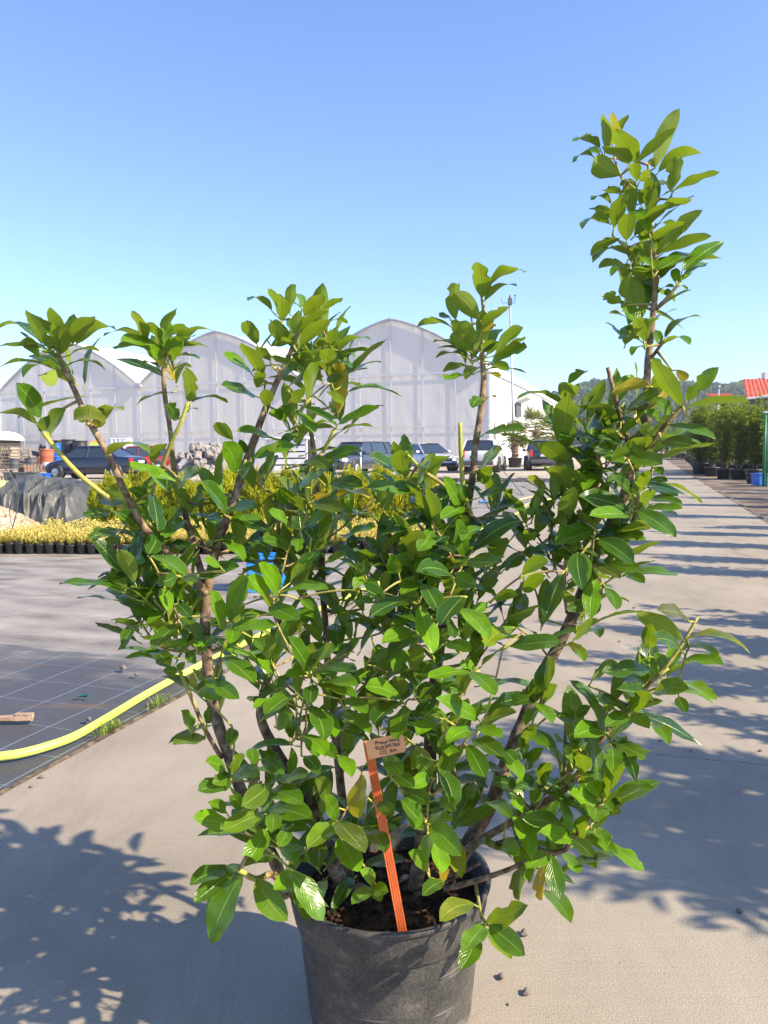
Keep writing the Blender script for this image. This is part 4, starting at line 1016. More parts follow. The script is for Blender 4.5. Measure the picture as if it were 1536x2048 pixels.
'I': """362 292 425 528 T 110 -5;380 175 465 335 T 100 -3;582 240 460 388 T 100 -6;560 300 712 455 T 95 -4;500 362 528 462 T 60 -5;835 395 680 510 T 95 -2 .3;820 490 1085 468 T 90 -5;1085 122 1000 345 T 95 -3;1165 15 1190 205 T 110 -3;655 865 442 758 T 90 -6;675 865 945 762 T 75 -4;680 885 850 828 T 60 -5;640 922 498 990 T 80 -7;
655 892 785 965 T 80 -5;640 962 785 1062 T 95 -6;600 1002 698 1182 T 105 -6;580 1002 482 1165 T 90 -3;450 1110 530 1320 T 95 -3;600 622 398 655 T 60 -5;622 622 742 745 T 85 -6;645 602 545 590 T 60;1015 548 1010 722 T 90 -5;950 782 1035 888 T 60 -3;805 1030 870 1178 T 85 -2;845 1222 728 1198 T 62 -3;260 762 78 700 T 90 -4;262 780 118 892 T 88 -4;
275 800 240 975 T 95 -3;705 1290 822 1375 T 70 -3;632 1190 628 1282 T 62;978 1222 848 1222 T 55 -2;350 250 100 350 T 80 -4;340 420 165 480 T 80 -4;350 430 200 570 T 80 -3;200 300 60 200 T 70 -2;520 130 350 100 T 80 -4;250 120 210 20 T 80;600 60 780 60 T 70 -3;540 120 650 180 T 90 -4;880 120 1020 60 T 80 -2;880 200 1000 130 T 80;740 250 860 230 T 60 1;700 270 620 320 T 60;1150 450 1280 360 T 60 -2;1120 470 1200 570 T 60;1110 480 1190 520 T 40 -2 .3;
300 520 220 620 T 80;420 560 360 680 T 80 -3;480 480 620 520 T 70 -2;250 600 340 700 T 70;180 640 300 600 T 60;100 560 220 520 T 60;120 620 20 680 T 70;340 740 440 700 T 70;420 760 340 860 T 80;560 720 460 700 T 70 -2;460 860 340 950 T 90 -5;520 880 400 860 T 60;740 1000 800 1080 T 70;700 1050 640 1150 T 60;420 1150 340 1060 T 90 -4;400 1230 300 1180 T 80;560 1230 480 1300 T 80;880 1000 960 930 T 60;900 1060 860 960 T 60;940 940 1020 1010 T 60 -2;880 760 960 700 T 60;960 800 900 900 T 60;60 120 20 200 T 60;70 150 150 200 T 60;80 130 60 30 T 60;20 260 120 270 T 50""",
}
CAM = Vector((0, 0, CAM_H))
PXM = F  # pixels per metre at depth 1
def traced(z, row):
    q = row.split()
    bx, by, tx, ty = map(float, q[:4])
    side = q[4]; w = float(q[5]); dz = float(q[6]) if len(q) > 6 else 0.0; yl = float(q[7]) if len(q) > 7 else 0.0
    x0, y0, sc, Y = ZN[z]
    Y = Y + dz * 0.012 + RNG.uniform(-.012, .012)
    B = P(x0 + bx * sc, y0 + by * sc, Y)
    T0 = P(x0 + tx * sc, y0 + ty * sc, Y)
    app = (T0 - B).length
    Lr = max(app * 1.03, min(0.098 + RNG.uniform(-.008, .01), app * 1.7))
    Lr = min(Lr, 0.16) if app < 0.15 else app * 1.02
    if w > 0 and w * sc / PXM * Y > 0.41 * Lr: Lr = min(max(Lr, w * sc / PXM * Y / 0.41), max(0.135, app * 1.02))
    dep = math.sqrt(max(0.0, Lr * Lr - app * app))
    toward = -1.0
    if side == 'U' and RNG.random() < 0.4: toward = 0.6
    if z == 'D' and side == 'T': toward = 0.7
    T = P(x0 + tx * sc, y0 + ty * sc, Y + toward * dep)
    d = (T - B).normalized()
    view = (CAM - (B + T) / 2).normalized()
    c = view - d * view.dot(d); c.normalize()
    e = d.cross(c)
    if e.z < 0: e = -e
    Wr = Lr * RNG.uniform(0.355, 0.43)
    if w > 0:
        wm = w * sc / PXM * Y
        a = min(1.0, wm / Wr)
        if wm > Wr: Wr = wm
        n = c * (a if side == 'T' else -a) + e * math.sqrt(max(0, 1 - a * a))
    else:
        up = Vector((0, 0, 1)); n = up - d * up.dot(d)
        if n.length < .05: n = e
        n.normalize()
        n = (n + c * RNG.uniform(-.28, .12)).normalized()
    arch = RNG.uniform(.02, .07)
    if side == 'U': arch = RNG.uniform(0.10, 0.17)
    if z in 'BD' and side == 'B': arch *= 0.5
    best, bd = nearest(B)
    bi = best[1]
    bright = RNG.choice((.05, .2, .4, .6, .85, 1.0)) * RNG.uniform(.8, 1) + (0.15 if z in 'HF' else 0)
    chew = (0.9 if RNG.random() < (0.6 if z in 'DAC' else (0.08 if z == 'F' else 0.28)) else 0.0)
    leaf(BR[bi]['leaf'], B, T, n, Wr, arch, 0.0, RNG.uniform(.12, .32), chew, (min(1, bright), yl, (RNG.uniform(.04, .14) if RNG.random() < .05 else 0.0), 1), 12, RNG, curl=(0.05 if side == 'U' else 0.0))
    # petiole
    a = best[0]
    d0 = (B - a)
    if d0.length > 0.035:
        a = B - d * 0.014 + Vector((0, 0, -0.006)); 
        # leafless gap: carry a thin shoot to the skeleton
        if bd < 0.16:
            twig(best[0], a, min(best[2], .0030), .0017, bi, 0.05, .5, .95, 5)
    BR[bi]['stem'].tube([a, (a + B) / 2 + Vector((0, 0, -0.001)), B], [.0016, .0013, .0012], 5, 0, True, (0.97, 0, 0, 1))
for z in 'DABCEGHIF':
    for row in TR[z].replace('\n', '').split(';'):
        if row.strip(): traced(z, row)

# leafy shoots filling the body of the shrub: px, py, depth, leaves, size
RO = """330 1170 1.40;300 1090 1.42;350 1235 1.38;385 1290 1.42;300 1030 1.44;365 1010 1.46;605 1000 1.48;540 1055 1.50;600 1085 1.46;660 980 1.50;700 1040 1.55;
560 1125 1.48;545 1190 1.44;620 1170 1.50;690 1205 1.48;725 1140 1.52;785 1150 1.46;640 1270 1.44;560 1265 1.42;505 1290 1.46;640 1335 1.42;590 1385 1.36;525 1365 1.42;600 1440 1.38;660 1430 1.40;580 1560 1.34;530 1560 1.36;
700 1500 1.42;700 1400 1.38;750 1335 1.36;705 1280 1.42;785 1250 1.40;825 1195 1.38;860 1255 1.36;840 1330 1.34;800 1395 1.34;765 1455 1.34;850 1435 1.32;905 1480 1.32;870 1530 1.33;925 1385 1.34;965 1310 1.36;
920 1260 1.36;900 1180 1.38;850 1100 1.40;885 1040 1.42;935 1065 1.42;985 1000 1.46;1000 1100 1.46;965 1180 1.42;1010 1240 1.44;1110 1110 1.42;1150 1060 1.42;1100 1000 1.44;1180 985 1.42;1195 1150 1.40;1180 1215 1.40;
1085 1230 1.42;1225 1050 1.42;1275 1010 1.44;1190 905 1.44;1130 880 1.46;1230 870 1.42;1305 905 1.44;1225 810 1.42;1270 825 1.42;1140 960 1.46;820 950 1.46;830 1600 1.34;890 1640 1.34;780 1640 1.36;720 1630 1.36;640 1640 1.36;
600 1620 1.36;510 1640 1.30;560 1690 1.28;640 1715 1.34;720 1700 1.34;860 1600 1.32;1065 1605 1.34;1130 1560 1.32;1180 1540 1.31;1150 1490 1.32;1230 1420 1.32;
1285 1370 1.32;1345 1340 1.32;1205 1590 1.26;1180 1640 1.28;1100 1640 1.30;1050 1680 1.32;1110 1715 1.27;590 860 1.50;620 760 1.54;660 820 1.55;600 700 1.48;690 730 1.54;660 690 1.52;
1270 560 1.46;640 680 1.55;1270 430 1.46;1260 650 1.46;940 700 1.48;840 1170 1.44;760 1210 1.46;940 1250 1.42;760 1390 1.40;810 1480 1.40;900 1560 1.40;
760 1000 1.56;640 1130 1.56;720 1210 1.54;900 1110 1.46;1080 1070 1.48;1170 1100 1.44;1230 960 1.44;1250 1100 1.42;420 1390 1.42;265 1150 1.36;300 1205 1.36;345 1150 1.44;330 1300 1.38;400 1050 1.46;450 1000 1.48;480 1080 1.48;520 1120 1.50;600 1120 1.46;650 1080 1.52;760 1110 1.42;800 1080 1.44;860 1180 1.38;900 1090 1.42;1070 1030 1.44;1120 1060 1.42;1180 1060 1.42;1140 1130 1.42;540 1320 1.38;480 1280 1.40;600 1300 1.38;870 1020 1.44;1240 920 1.42;1180 830 1.42;840 1240 1.36;780 1180 1.42;500 960 1.48;128 735 1.42;328 732 1.51;965 685 1.47;1302 520 1.45;1295 430 1.45;1292 610 1.45;640 720 1.54;262 1185 1.36;285 1245 1.36;322 1195 1.36;335 1115 1.38;372 1235 1.38;385 1160 1.37;345 1275 1.36;300 1085 1.38"""
def rosette(c, axis, n, size, bi, bright=0.4, chewp=0.3):
    axis = axis.normalized()
    e1 = axis.orthogonal().normalized(); e2 = axis.cross(e1)
    ph = RNG.random() * 6.28
    for i in range(n):
        a = ph + i * 2.39996
        k = (i + 0.5) / n
        inc = R(16 + 62 * k + RNG.uniform(-9, 9))
        rad = e1 * math.cos(a) + e2 * math.sin(a)
        d = axis * math.cos(inc) + rad * math.sin(inc)
        b = c - axis * (0.055 * k * size / 0.1) + rad * 0.003
        Ln = size * RNG.uniform(.78, 1.18) * (0.72 + 0.4 * k if k < .4 else 1.0)
        b2 = b + d * 0.010
        t = b2 + d * Ln
        nrm = axis * 1.0 - d * axis.dot(d) + Vector((0, 0, 0.35)) + Vector((RNG.uniform(-.25, .25), RNG.uniform(-.25, .25), 0))
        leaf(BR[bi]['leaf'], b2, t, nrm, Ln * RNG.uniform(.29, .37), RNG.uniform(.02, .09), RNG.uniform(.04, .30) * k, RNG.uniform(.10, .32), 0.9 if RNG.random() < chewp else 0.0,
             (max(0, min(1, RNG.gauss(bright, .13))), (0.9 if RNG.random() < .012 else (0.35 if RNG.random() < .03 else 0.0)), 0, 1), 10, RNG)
        BR[bi]['stem'].tube([b, b2], [.0015, .0012], 5, 0, False, (0.97, 0, 0, 1))
cen = P(785, 1300, 1.42)
for s in RO.replace('\n', '').split(';'):
    if not s.strip(): continue
    x, y, Y = map(float, s.split())
    Y += RNG.uniform(-.035, .05)
    c = P(x + RNG.uniform(-8, 8), y + RNG.uniform(-8, 8), Y)
    out = c - cen; out.z = 0
    axis = Vector((0, 0, 1)) + out * 0.7 + Vector((RNG.uniform(-.3, .3), RNG.uniform(-.5, .1), RNG.uniform(-.1, .3)))
    axis.normalize()
    best, bd = nearest(c, below=0.0)
    bi = best[1]
    if bd > 0.012:
        twig(best[0], c, min(best[2] * .8, .0042), .0022, bi, -0.06, .45, .92, 7)
    rosette(c, axis, RNG.choice((5, 5, 6, 6, 7)), RNG.uniform(.090, .125), bi, RNG.choice((0.05, 0.15, 0.3, 0.45, 0.7, 0.9)))

for i, d in enumerate(BR):
    for k in ('stem', 'leaf'):
        d[k].v = [tuple(Vector(v) - SO) for v in d[k].v]
    b = d['stem'].build('branch', M['bark'], shrub, True)
    f = d['leaf'].build('foliage', M['laurel'], b, True)

# ---------------------------------------------------------------- fallen leaves on the soil
def loose_leaf(px, py, h, Lm, ang, w, tint, label, flip=False):
    c = G(px, py, h)
    d = Vector((math.cos(ang), math.sin(ang), 0))
    mb = MB()
    leaf(mb, -d * Lm / 2, d * Lm / 2, Vector((0, 0, 1)), w, 0.08, 0, .25, 0, tint, 12, RNG)
    o = mb.build('fallen_leaf', M['laurel'], None, True)
    o.location = (c.x, c.y, h)
    tag(o, label, 'leaf')
loose_leaf(708, 1782, 0.275, 0.070, 0.15, 0.028, (0.5, 0, 0.85, 1), 'curled pinkish brown dead leaf lying on the soil left of the orange tag')
loose_leaf(808, 1758, 0.272, 0.035, 1.0, 0.014, (0.5, 0.3, 0.7, 1), 'small pale brown dead leaf lying on the soil right of the orange tag')

# ---------------------------------------------------------------- plant tag
def plant_tag():
    YT = 1.215
    b = G(803, 1852, 0.245); b = P(803, 1852, 1.235)
    base = P(806, 1866, 1.245); top = P(735, 1483, 1.205)
    root = empty('plant_tag', base, 0, 'orange handwritten plastic plant tag stuck in the soil at the front of the pot', 'plant tag')
    z = (top - base); Ln = z.length; z.normalize()
    y = (CAM - top); y -= z * y.dot(z); y.normalize()       # towards the reader
    x = y.cross(z).normalized() * -1
    x = z.cross(y) * -1
    if x.x < 0: x = -x
    Mx = Matrix((x, y, z)).transposed()
    om = noisy('orange_plastic', (0.66, 0.145, 0.04), (0.78, 0.20, 0.06), 30, 0.38, 0.05)
    of = noisy('pale_orange_plastic', (0.97, 0.38, 0.13), (1.0, 0.44, 0.17), 22, 0.4, 0.05)
    mb = MB()
    w = 0.0148
    mb.box(Mx @ Vector((0, 0, Ln / 2)), (w, 0.0016, Ln), Mx)
    for k in (-1, -.33, .33, 1):
        mb.box(Mx @ Vector((k * (w / 2 - .0012), 0.0014, Ln / 2 - 0.002)), (0.0022, 0.0022, Ln - 0.008), Mx)
    mb.build('stake', om, root)
    # flag, turned slightly, from the top of the stake to the right
    d = P(806, 1470, 1.205) - P(738, 1485, 1.205); d.normalize()
    yy = CAM - P(775, 1495, 1.205); yy -= d * yy.dot(d); yy.normalize()
    zz = yy.cross(d) ; 
    if zz.z < 0: zz = -zz
    Mf = Matrix((d, yy, zz)).transposed()
    o0 = top - base
    pxm = 1.205 / F * 1.02
    FL = 78 * pxm; FH = 36 * pxm
    mb = MB(); vs = []; 
    outl = [(0, 0), (FL - .006, 0)] + [(FL - .006 + .006 * math.sin(a), .006 - .006 * math.cos(a)) for a in (0.5, 1.0, PI / 2)] + [(FL - .006 + .006 * math.cos(a), FH - .006 + .006 * math.sin(a)) for a in (0.0, .5, 1.0, PI / 2)] + [(0, FH)]
    n = len(outl)
    org = o0 + Mf @ Vector((-0.004, 0.0, -FH + 0.001))
    f = [org + Mf @ Vector((a, 0.0026, b_)) for a, b_ in outl]; k = [org + Mf @ Vector((a, 0.0010, b_)) for a, b_ in outl]
    mb.add(f + k, [tuple(range(n - 1, -1, -1)), tuple(range(n, 2 * n))] + [(i, (i + 1) % n, (i + 1) % n + n, i + n) for i in range(n)])
    # raised edge
    mb.tube([org + Mf @ Vector((a, 0.0022, b_)) for a, b_ in outl[1:]], 0.0007, 5)
    fl = mb.build('flag', of, root)
    ink = noisy('black_marker', (0.02, 0.015, 0.015), (0.04, 0.03, 0.03), 30, 0.5, 0)
    def write(txt, ax, az, size, skew=0.0):
        cu = bpy.data.curves.new('writing', 'FONT'); cu.body = txt; cu.size = size; cu.offset = size * 0.022; cu.space_character = 0.93; cu.shear = 0.12
        ob = bpy.data.objects.new('writing_tmp', cu); col.objects.link(ob)
        dg = bpy.context.evaluated_depsgraph_get()
        me = bpy.data.meshes.new_from_object(ob.evaluated_get(dg))
        col.objects.unlink(ob); bpy.data.objects.remove(ob)
        me.materials.clear(); me.materials.append(ink)
        rr = random.Random(len(txt))
        for v in me.vertices:
            x_, z_ = v.co.x, v.co.y
            z_ += size * 0.09 * math.sin(x_ / size * 2.3 + rr.random() * 0.02) + skew * x_
            v.co = org + Mf @ Vector((ax + x_, 0.0031, az + z_))
        o = bpy.data.objects.new('writing', me); col.objects.link(o); o.parent = root
    write('Prunus Lauro.', 0.0150, FH - 0.0095, 0.0078)
    write("'KLEOPATRA'", 0.0135, FH - 0.0175, 0.0076)
    write('C15   Rot.', 0.0195, FH - 0.0250, 0.0072)
plant_tag()
# ================================================================ small generic materials
def plain(name, c, rough=0.5, metal=0.0, spec=0.5, coat=0.0, var=0.12, scale=6, bump=0.0):
    c2 = tuple(min(1, x * (1 + var)) for x in c); c1 = tuple(x * (1 - var) for x in c)
    return noisy(name, c1, c2, scale, rough, bump, metal=metal, spec=spec, coat=coat)
M['rubber'] = plain('rubber', (0.02, 0.02, 0.021), 0.85)
M['rim'] = plain('wheel_alloy', (0.5, 0.51, 0.53), 0.35, 0.6)
M['glass'] = plain('car_glass', (0.025, 0.035, 0.045), 0.06, 0.0, 0.9, 0.5)
M['black_plastic'] = plain('black_plastic', (0.022, 0.022, 0.025), 0.5, scale=12)
M['grey_plastic'] = plain('grey_plastic', (0.075, 0.077, 0.08), 0.6, scale=5, var=.25)
M['lamp_white'] = plain('headlamp', (0.7, 0.72, 0.75), 0.12, 0.2, 0.8)
M['lamp_red'] = plain('tail_lamp', (0.45, 0.02, 0.015), 0.2)
M['plate_white'] = plain('plate_white', (0.65, 0.66, 0.66), 0.4)
M['plate_blue'] = plain('plate_blue', (0.02, 0.08, 0.4), 0.4)
M['chrome'] = plain('chrome', (0.6, 0.6, 0.62), 0.15, 0.9)

def ordinal(n):
    w = ['first', 'second', 'third', 'fourth', 'fifth', 'sixth', 'seventh', 'eighth', 'ninth', 'tenth', 'eleventh', 'twelfth', 'thirteenth', 'fourteenth', 'fifteenth', 'sixteenth', 'seventeenth', 'eighteenth', 'nineteenth']
    if n < 19: return w[n]
    t, u = divmod(n + 1, 10)
    return {2: 'twentieth', 3: 'thirtieth', 4: 'fortieth', 5: 'fiftieth'}[t] if u == 0 else {2: 'twenty', 3: 'thirty', 4: 'forty', 5: 'fifty'}[t] + '-' + w[u - 1]
# ================================================================ cars
def car(px, Y, head, label, paint, kind='hatch', scale=1.0, rough=.25):
    """head: direction the bonnet points, radians from +X"""
    L_, W, H = dict(hatch=(3.9, 1.66, 1.47), wagon=(4.5, 1.75, 1.50), sedan=(4.5, 1.75, 1.44))[kind]
    g = GX(px, Y, -0.005)
    root = empty('parked_car', g, head, label, 'car', 'cars parked across the yard')
    root.scale = (scale,) * 3
    pm = plain('paint_' + label.split()[0], paint, rough, 0.15, 0.6, 0.8, var=.04, scale=2)
    hw = W / 2
    # stations along x: (x, bottom, shoulder height, half width)
    if kind == 'sedan':
        st = [(-L_/2, .42, .82, .78), (-L_/2+.10, .30, .93, .90), (-L_/2+.55, .22, 1.00, .97), (-.9, .20, .98, 1.0), (.4, .20, .95, 1.0), (.95, .20, .93, .99), (L_/2-.75, .20, .84, .96), (L_/2-.22, .24, .72, .88), (L_/2-.02, .34, .58, .74)]
        roof = (-.95, -.35 - .1, .42, 1.05); tail_x = -1.62; nose_x = 1.18
    else:
        st = [(-L_/2, .42, .86, .84), (-L_/2+.06, .28, .96, .93), (-L_/2+.5, .22, .98, .98), (-.9, .20, .96, 1.0), (.4, .20, .94, 1.0), (.9, .20, .93, .99), (L_/2-.7, .20, .86, .96), (L_/2-.20, .24, .74, .88), (L_/2-.02, .34, .58, .76)]
        tail_x = -L_/2 + .18; nose_x = L_/2 - 1.05
    mb = MB()
    nsec = 12
    vs = []
    for x, zb, zt, w in st:
        w *= hw
        sec = [(0, zb), (w * .86, zb), (w * .97, zb + .10), (w, zb + .28), (w * .985, (zb + zt) / 2 + .1), (w * .95, zt - .07), (w * .86, zt), (0, zt + .025)]
        full = [(y, z) for y, z in sec] + [(-y, z) for y, z in reversed(sec[1:-1])]
        for y, z in full: vs.append((x, y, z))
    m_ = len(full); fs = []
    for i in range(len(st) - 1):
        for k in range(m_):
            k2 = (k + 1) % m_
            fs.append((i * m_ + k, (i + 1) * m_ + k, (i + 1) * m_ + k2, i * m_ + k2))
    fs.append(tuple(range(m_))); fs.append(tuple(reversed([(len(st) - 1) * m_ + k for k in range(m_)])))
    mb.add(vs, fs)
    body = mb.build('body', pm, root, True)
    s_ = body.modifiers.new('subsurf', 'SUBSURF'); s_.levels = 2; s_.render_levels = 2
    # glasshouse
    if kind == 'sedan': xt0, xt1 = -.82, .38
    elif kind == 'hatch': xt0, xt1 = -L_/2 + .48, .32
    else: xt0, xt1 = -L_/2 + .50, .45
    zb = .93
    b0 = hw * .90; t0 = hw * .70
    mb = MB()
    v = [(tail_x, -b0, zb), (nose_x, -b0, zb), (nose_x, b0, zb), (tail_x, b0, zb), (xt0, -t0, H - .05), (xt1, -t0, H - .05), (xt1, t0, H - .05), (xt0, t0, H - .05)]
    mb.add(v, [(0, 1, 5, 4), (1, 2, 6, 5), (2, 3, 7, 6), (3, 0, 4, 7), (4, 5, 6, 7)])
    mb.build('windows', M['glass'], root)
    mb = MB()
    # roof skin and pillars
    n = 8; vs = []; fs = []
    for i in range(n + 1):
        t = i / n; x = (xt0 - .05) + (xt1 - xt0 + .1) * t
        for j in range(7):
            u = j / 6 * 2 - 1
            vs.append((x, u * (t0 + .02), H - .045 + .045 * math.sin(PI * t) + .03 * (1 - u * u)))
    for i in range(n):
        for j in range(6):
            a = i * 7 + j; fs.append((a, a + 7, a + 8, a + 1))
    mb.add(vs, fs)
    mb.build('roof', pm, root, True)
    for sy in (-1, 1):
        mb = MB()
        for a, b_ in ((Vector((nose_x + .02, sy * (b0 + .01), zb - .02)), Vector((xt1 + .02, sy * (t0 + .012), H - .045))), (Vector((tail_x - .02, sy * (b0 + .01), zb - .02)), Vector((xt0 - .02, sy * (t0 + .012), H - .045))),
                       (Vector((-.12, sy * (b0 + .012), zb)), Vector((-.18, sy * (t0 + .014), H - .045))), (Vector((xt0 - .05, sy * (t0 + .012), H - .04)), Vector((xt1 + .05, sy * (t0 + .012), H - .04)))):
            mb.tube([a, b_], .035, 6)
        if kind != 'sedan': mb.tube([Vector((-L_/2 + .85, sy * (b0 + .01), zb)), Vector((-L_/2 + .95, sy * (t0 + .012), H - .045))], .05, 6)
        mb.build('window_frame', pm, root)
    # wheels
    for x in (-L_/2 + .78, L_/2 - .82):
        for sy in (-1, 1):
            mb = MB()
            ax = Matrix.Rotation(PI / 2, 3, 'X')
            y = sy * (hw * .93)
            mb.lathe((x, y, .31), [(.19, -.10), (.29, -.10), (.315, -.07), (.315, .07), (.29, .10), (.19, .10)], 28, 0, None, ax)
            w = mb.build('wheel', M['rubber'], root, True)
            mb = MB()
            mb.lathe((x, y, .31), [(.02, -.085), (.06, -.09), (.20, -.07), (.20, .07), (.06, .09), (.02, .085)], 20, 0, None, ax)
            rm = mb.build('rim', M['rim'], w)
            mb = MB()
            mb.lathe((x, sy * (hw * .88), .32), [(.30, -.14), (.385, -.14), (.385, .115), (.375, .135), (.30, .12)], 28, 0, None, ax)
            mb.build('wheel_arch', M['black_plastic'], root, True)
    # lamps, bumpers, plates, mirrors
    for sy in (-1, 1):
        mb = MB(); mb.box((L_/2 - .20, sy * hw * .66, .665), (.30, hw * .36, .15), Matrix.Rotation(-sy * .5, 3, 'Z'))
        bevel(mb.build('headlight', M['lamp_white'], root), .03)
        mb = MB(); 
        if kind == 'sedan': mb.box((-L_/2 + .09, sy * hw * .68, .80), (.14, hw * .34, .17), Matrix.Rotation(sy * .35, 3, 'Z'))
        else: mb.box((-L_/2 + .07, sy * hw * .80, .83), (.16, hw * .16, .30), Matrix.Rotation(sy * .3, 3, 'Z'))
        bevel(mb.build('tail_light', M['lamp_red'], root), .02)
        mb = MB(); mb.box((nose_x - .35, sy * (hw + .06), .98), (.10, .17, .12)); 
        bevel(mb.build('side_mirror', pm, root), .025)
    mb = MB(); mb.box((L_/2 - .07, 0, .60), (.10, hw * .62, .15)); mb.box((L_/2 - .06, 0, .36), (.12, hw * 1.05, .12))
    bevel(mb.build('grille', M['black_plastic'], root), .02)
    mb = MB(); mb.box((-L_/2 - .01, 0, .44), (.16, hw * 1.62, .20))
    bevel(mb.build('rear_bumper', M['grey_plastic'] if 'black' in label or 'dark' in label else pm, root), .05)
    for xx in (L_/2 + .015, -L_/2 - .03 if kind == 'sedan' else -L_/2 - .02):
        mb = MB(); mb.box((xx, 0, .47 if xx > 0 else (.73)), (.02, .50, .11))
        pl = mb.build('number_plate', M['plate_white'], root)
        mb = MB(); mb.box((xx + (.006 if xx > 0 else -.006), .235, .47 if xx > 0 else .73), (.018, .035, .10)); mb.build('plate_band', M['plate_blue'], pl)
    return root
# heading angles: bonnet direction
car(968, 36.5, R(75), 'white hatchback seen from behind with a dark rear window and white bumper', (0.74, 0.75, 0.76), 'hatch', 1.03)
car(1085, 38.5, R(82), 'dark blue-black hatchback seen from behind, parked by the potted palms', (0.012, 0.016, 0.035), 'hatch', 1.0)
car(850, 39.5, R(-62), 'silver sedan facing the camera in front of the greenhouse', (0.55, 0.56, 0.58), 'sedan', 0.98)
car(717, 36.5, R(-122), 'dark grey estate car facing the camera behind the lime conifers', (0.045, 0.055, 0.075), 'wagon', 1.0)
car(192, 34.0, R(166), 'dark navy sedan in side view behind the crumpled black tarpaulin', (0.010, 0.014, 0.035), 'sedan', 0.99)
car(272, 41.5, R(196), 'dark red hatchback half hidden behind the navy sedan', (0.25, 0.015, 0.015), 'hatch', 1.0)
car(1352, 78.0, R(80), 'small white car far away at the end of the concrete road', (0.7, 0.72, 0.75), 'hatch', 1.0)

# ================================================================ foliage helpers for background plants
def mat_small(name, c_lo, c_hi, glow, tr=0.3, rough=.5):
    m, nt, b = newmat(name)
    L = nt.links.new
    at = N(nt, 'ShaderNodeAttribute'); at.attribute_name = 'tint'
    sep = N(nt, 'ShaderNodeSeparateColor'); L(at.outputs[0], sep.inputs[0])
    x = N(nt, 'ShaderNodeMix', data_type='RGBA'); L(sep.outputs[0], x.inputs[0]); x.inputs[6].default_value = (*c_lo, 1); x.inputs[7].default_value = (*c_hi, 1)
    L(x.outputs[2], b.inputs['Base Color']); b.inputs['Roughness'].default_value = rough; b.inputs['Specular IOR Level'].default_value = .35
    tl = N(nt, 'ShaderNodeBsdfTranslucent'); tl.inputs[0].default_value = (*glow, 1)
    mx = N(nt, 'ShaderNodeMixShader'); mx.inputs[0].default_value = tr
    L(b.outputs[0], mx.inputs[1]); L(tl.outputs[0], mx.inputs[2]); L(mx.outputs[0], nt.nodes['Material Output'].inputs[0])
    return m
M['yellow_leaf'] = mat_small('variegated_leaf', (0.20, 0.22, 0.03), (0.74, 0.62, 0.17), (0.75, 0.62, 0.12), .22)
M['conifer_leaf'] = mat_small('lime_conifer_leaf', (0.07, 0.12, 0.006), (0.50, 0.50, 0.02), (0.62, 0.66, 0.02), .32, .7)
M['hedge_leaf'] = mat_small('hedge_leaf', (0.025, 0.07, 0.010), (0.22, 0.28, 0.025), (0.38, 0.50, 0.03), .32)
M['palm_leaf'] = mat_small('palm_leaf', (0.06, 0.10, 0.02), (0.26, 0.28, 0.06), (0.3, 0.34, 0.05), .25)
M['grass'] = mat_small('weed_grass', (0.10, 0.17, 0.02), (0.30, 0.36, 0.07), (0.3, 0.4, 0.04), .3)
def small_leaf(mb, p, d, n, Ln, W, tone):
    d = d.normalized(); s = d.cross(n)
    if s.length < 1e-4: s = d.orthogonal()
    s.normalize(); nn = s.cross(d)
    mb.add([p, p + d * Ln * .45 + s * W * .5 + nn * W * .12, p + d * Ln * .45 - nn * Ln * .03, p + d * Ln * .45 - s * W * .5 + nn * W * .12, p + d * Ln - nn * Ln * .10],
           [(0, 2, 1), (0, 3, 2), (1, 2, 4), (2, 3, 4)], 0, None, (tone, 0, 0, 1))
def rnd_dir(r):
    while True:
        v = Vector((r.uniform(-1, 1), r.uniform(-1, 1), r.uniform(-1, 1)))
        if .05 < v.length < 1: return v.normalized()

# ---------------------------------------------------------------- yellow ground-cover pots
def small_pot_mesh(mb):
    mb.lathe((0, 0, 0), [(.001, .004), (.036, .004), (.038, 0), (.040, .002), (.056, .090), (.0585, .092), (.0595, .108), (.057, .109), (.054, .098), (.001, .096)], 18)
yv = []
for k in range(4):
    r = random.Random(100 + k)
    root = empty('groundcover_pot', (0, 0, 0), 0, 'x', 'potted plant')
    mb = MB(); small_pot_mesh(mb); mb.build('pot', M['black_plastic'], root, True)
    mb = MB()
    for s in range(20):
        a = r.random() * 6.28; out = r.uniform(.0, .062)
        top = Vector((math.cos(a) * out * 1.5, math.sin(a) * out * 1.5, r.uniform(.14, .225)))
        b0 = Vector((math.cos(a) * out * .6, math.sin(a) * out * .6, .10))
        for q in range(11):
            t = (q + 1) / 11
            p = b0.lerp(top, t)
            d = rnd_dir(r); d.z = abs(d.z) * .7 + .15
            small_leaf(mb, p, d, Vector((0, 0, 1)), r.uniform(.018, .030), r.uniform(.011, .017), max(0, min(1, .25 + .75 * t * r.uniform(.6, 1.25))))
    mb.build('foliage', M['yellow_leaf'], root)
    yv.append(root)
A0 = GX(-40, 8.62); A1 = GX(868, 8.18)
bed_d = (A1 - A0); n_front = int(bed_d.length / 0.119); bed_d.normalize()
back = Vector((-bed_d.y, bed_d.x, 0))
if back.y < 0: back = -back
ROWS_THING = 7; ROWS_ALL = 15
rr_ = random.Random(5)
used = [False] * 4
cnt = 0
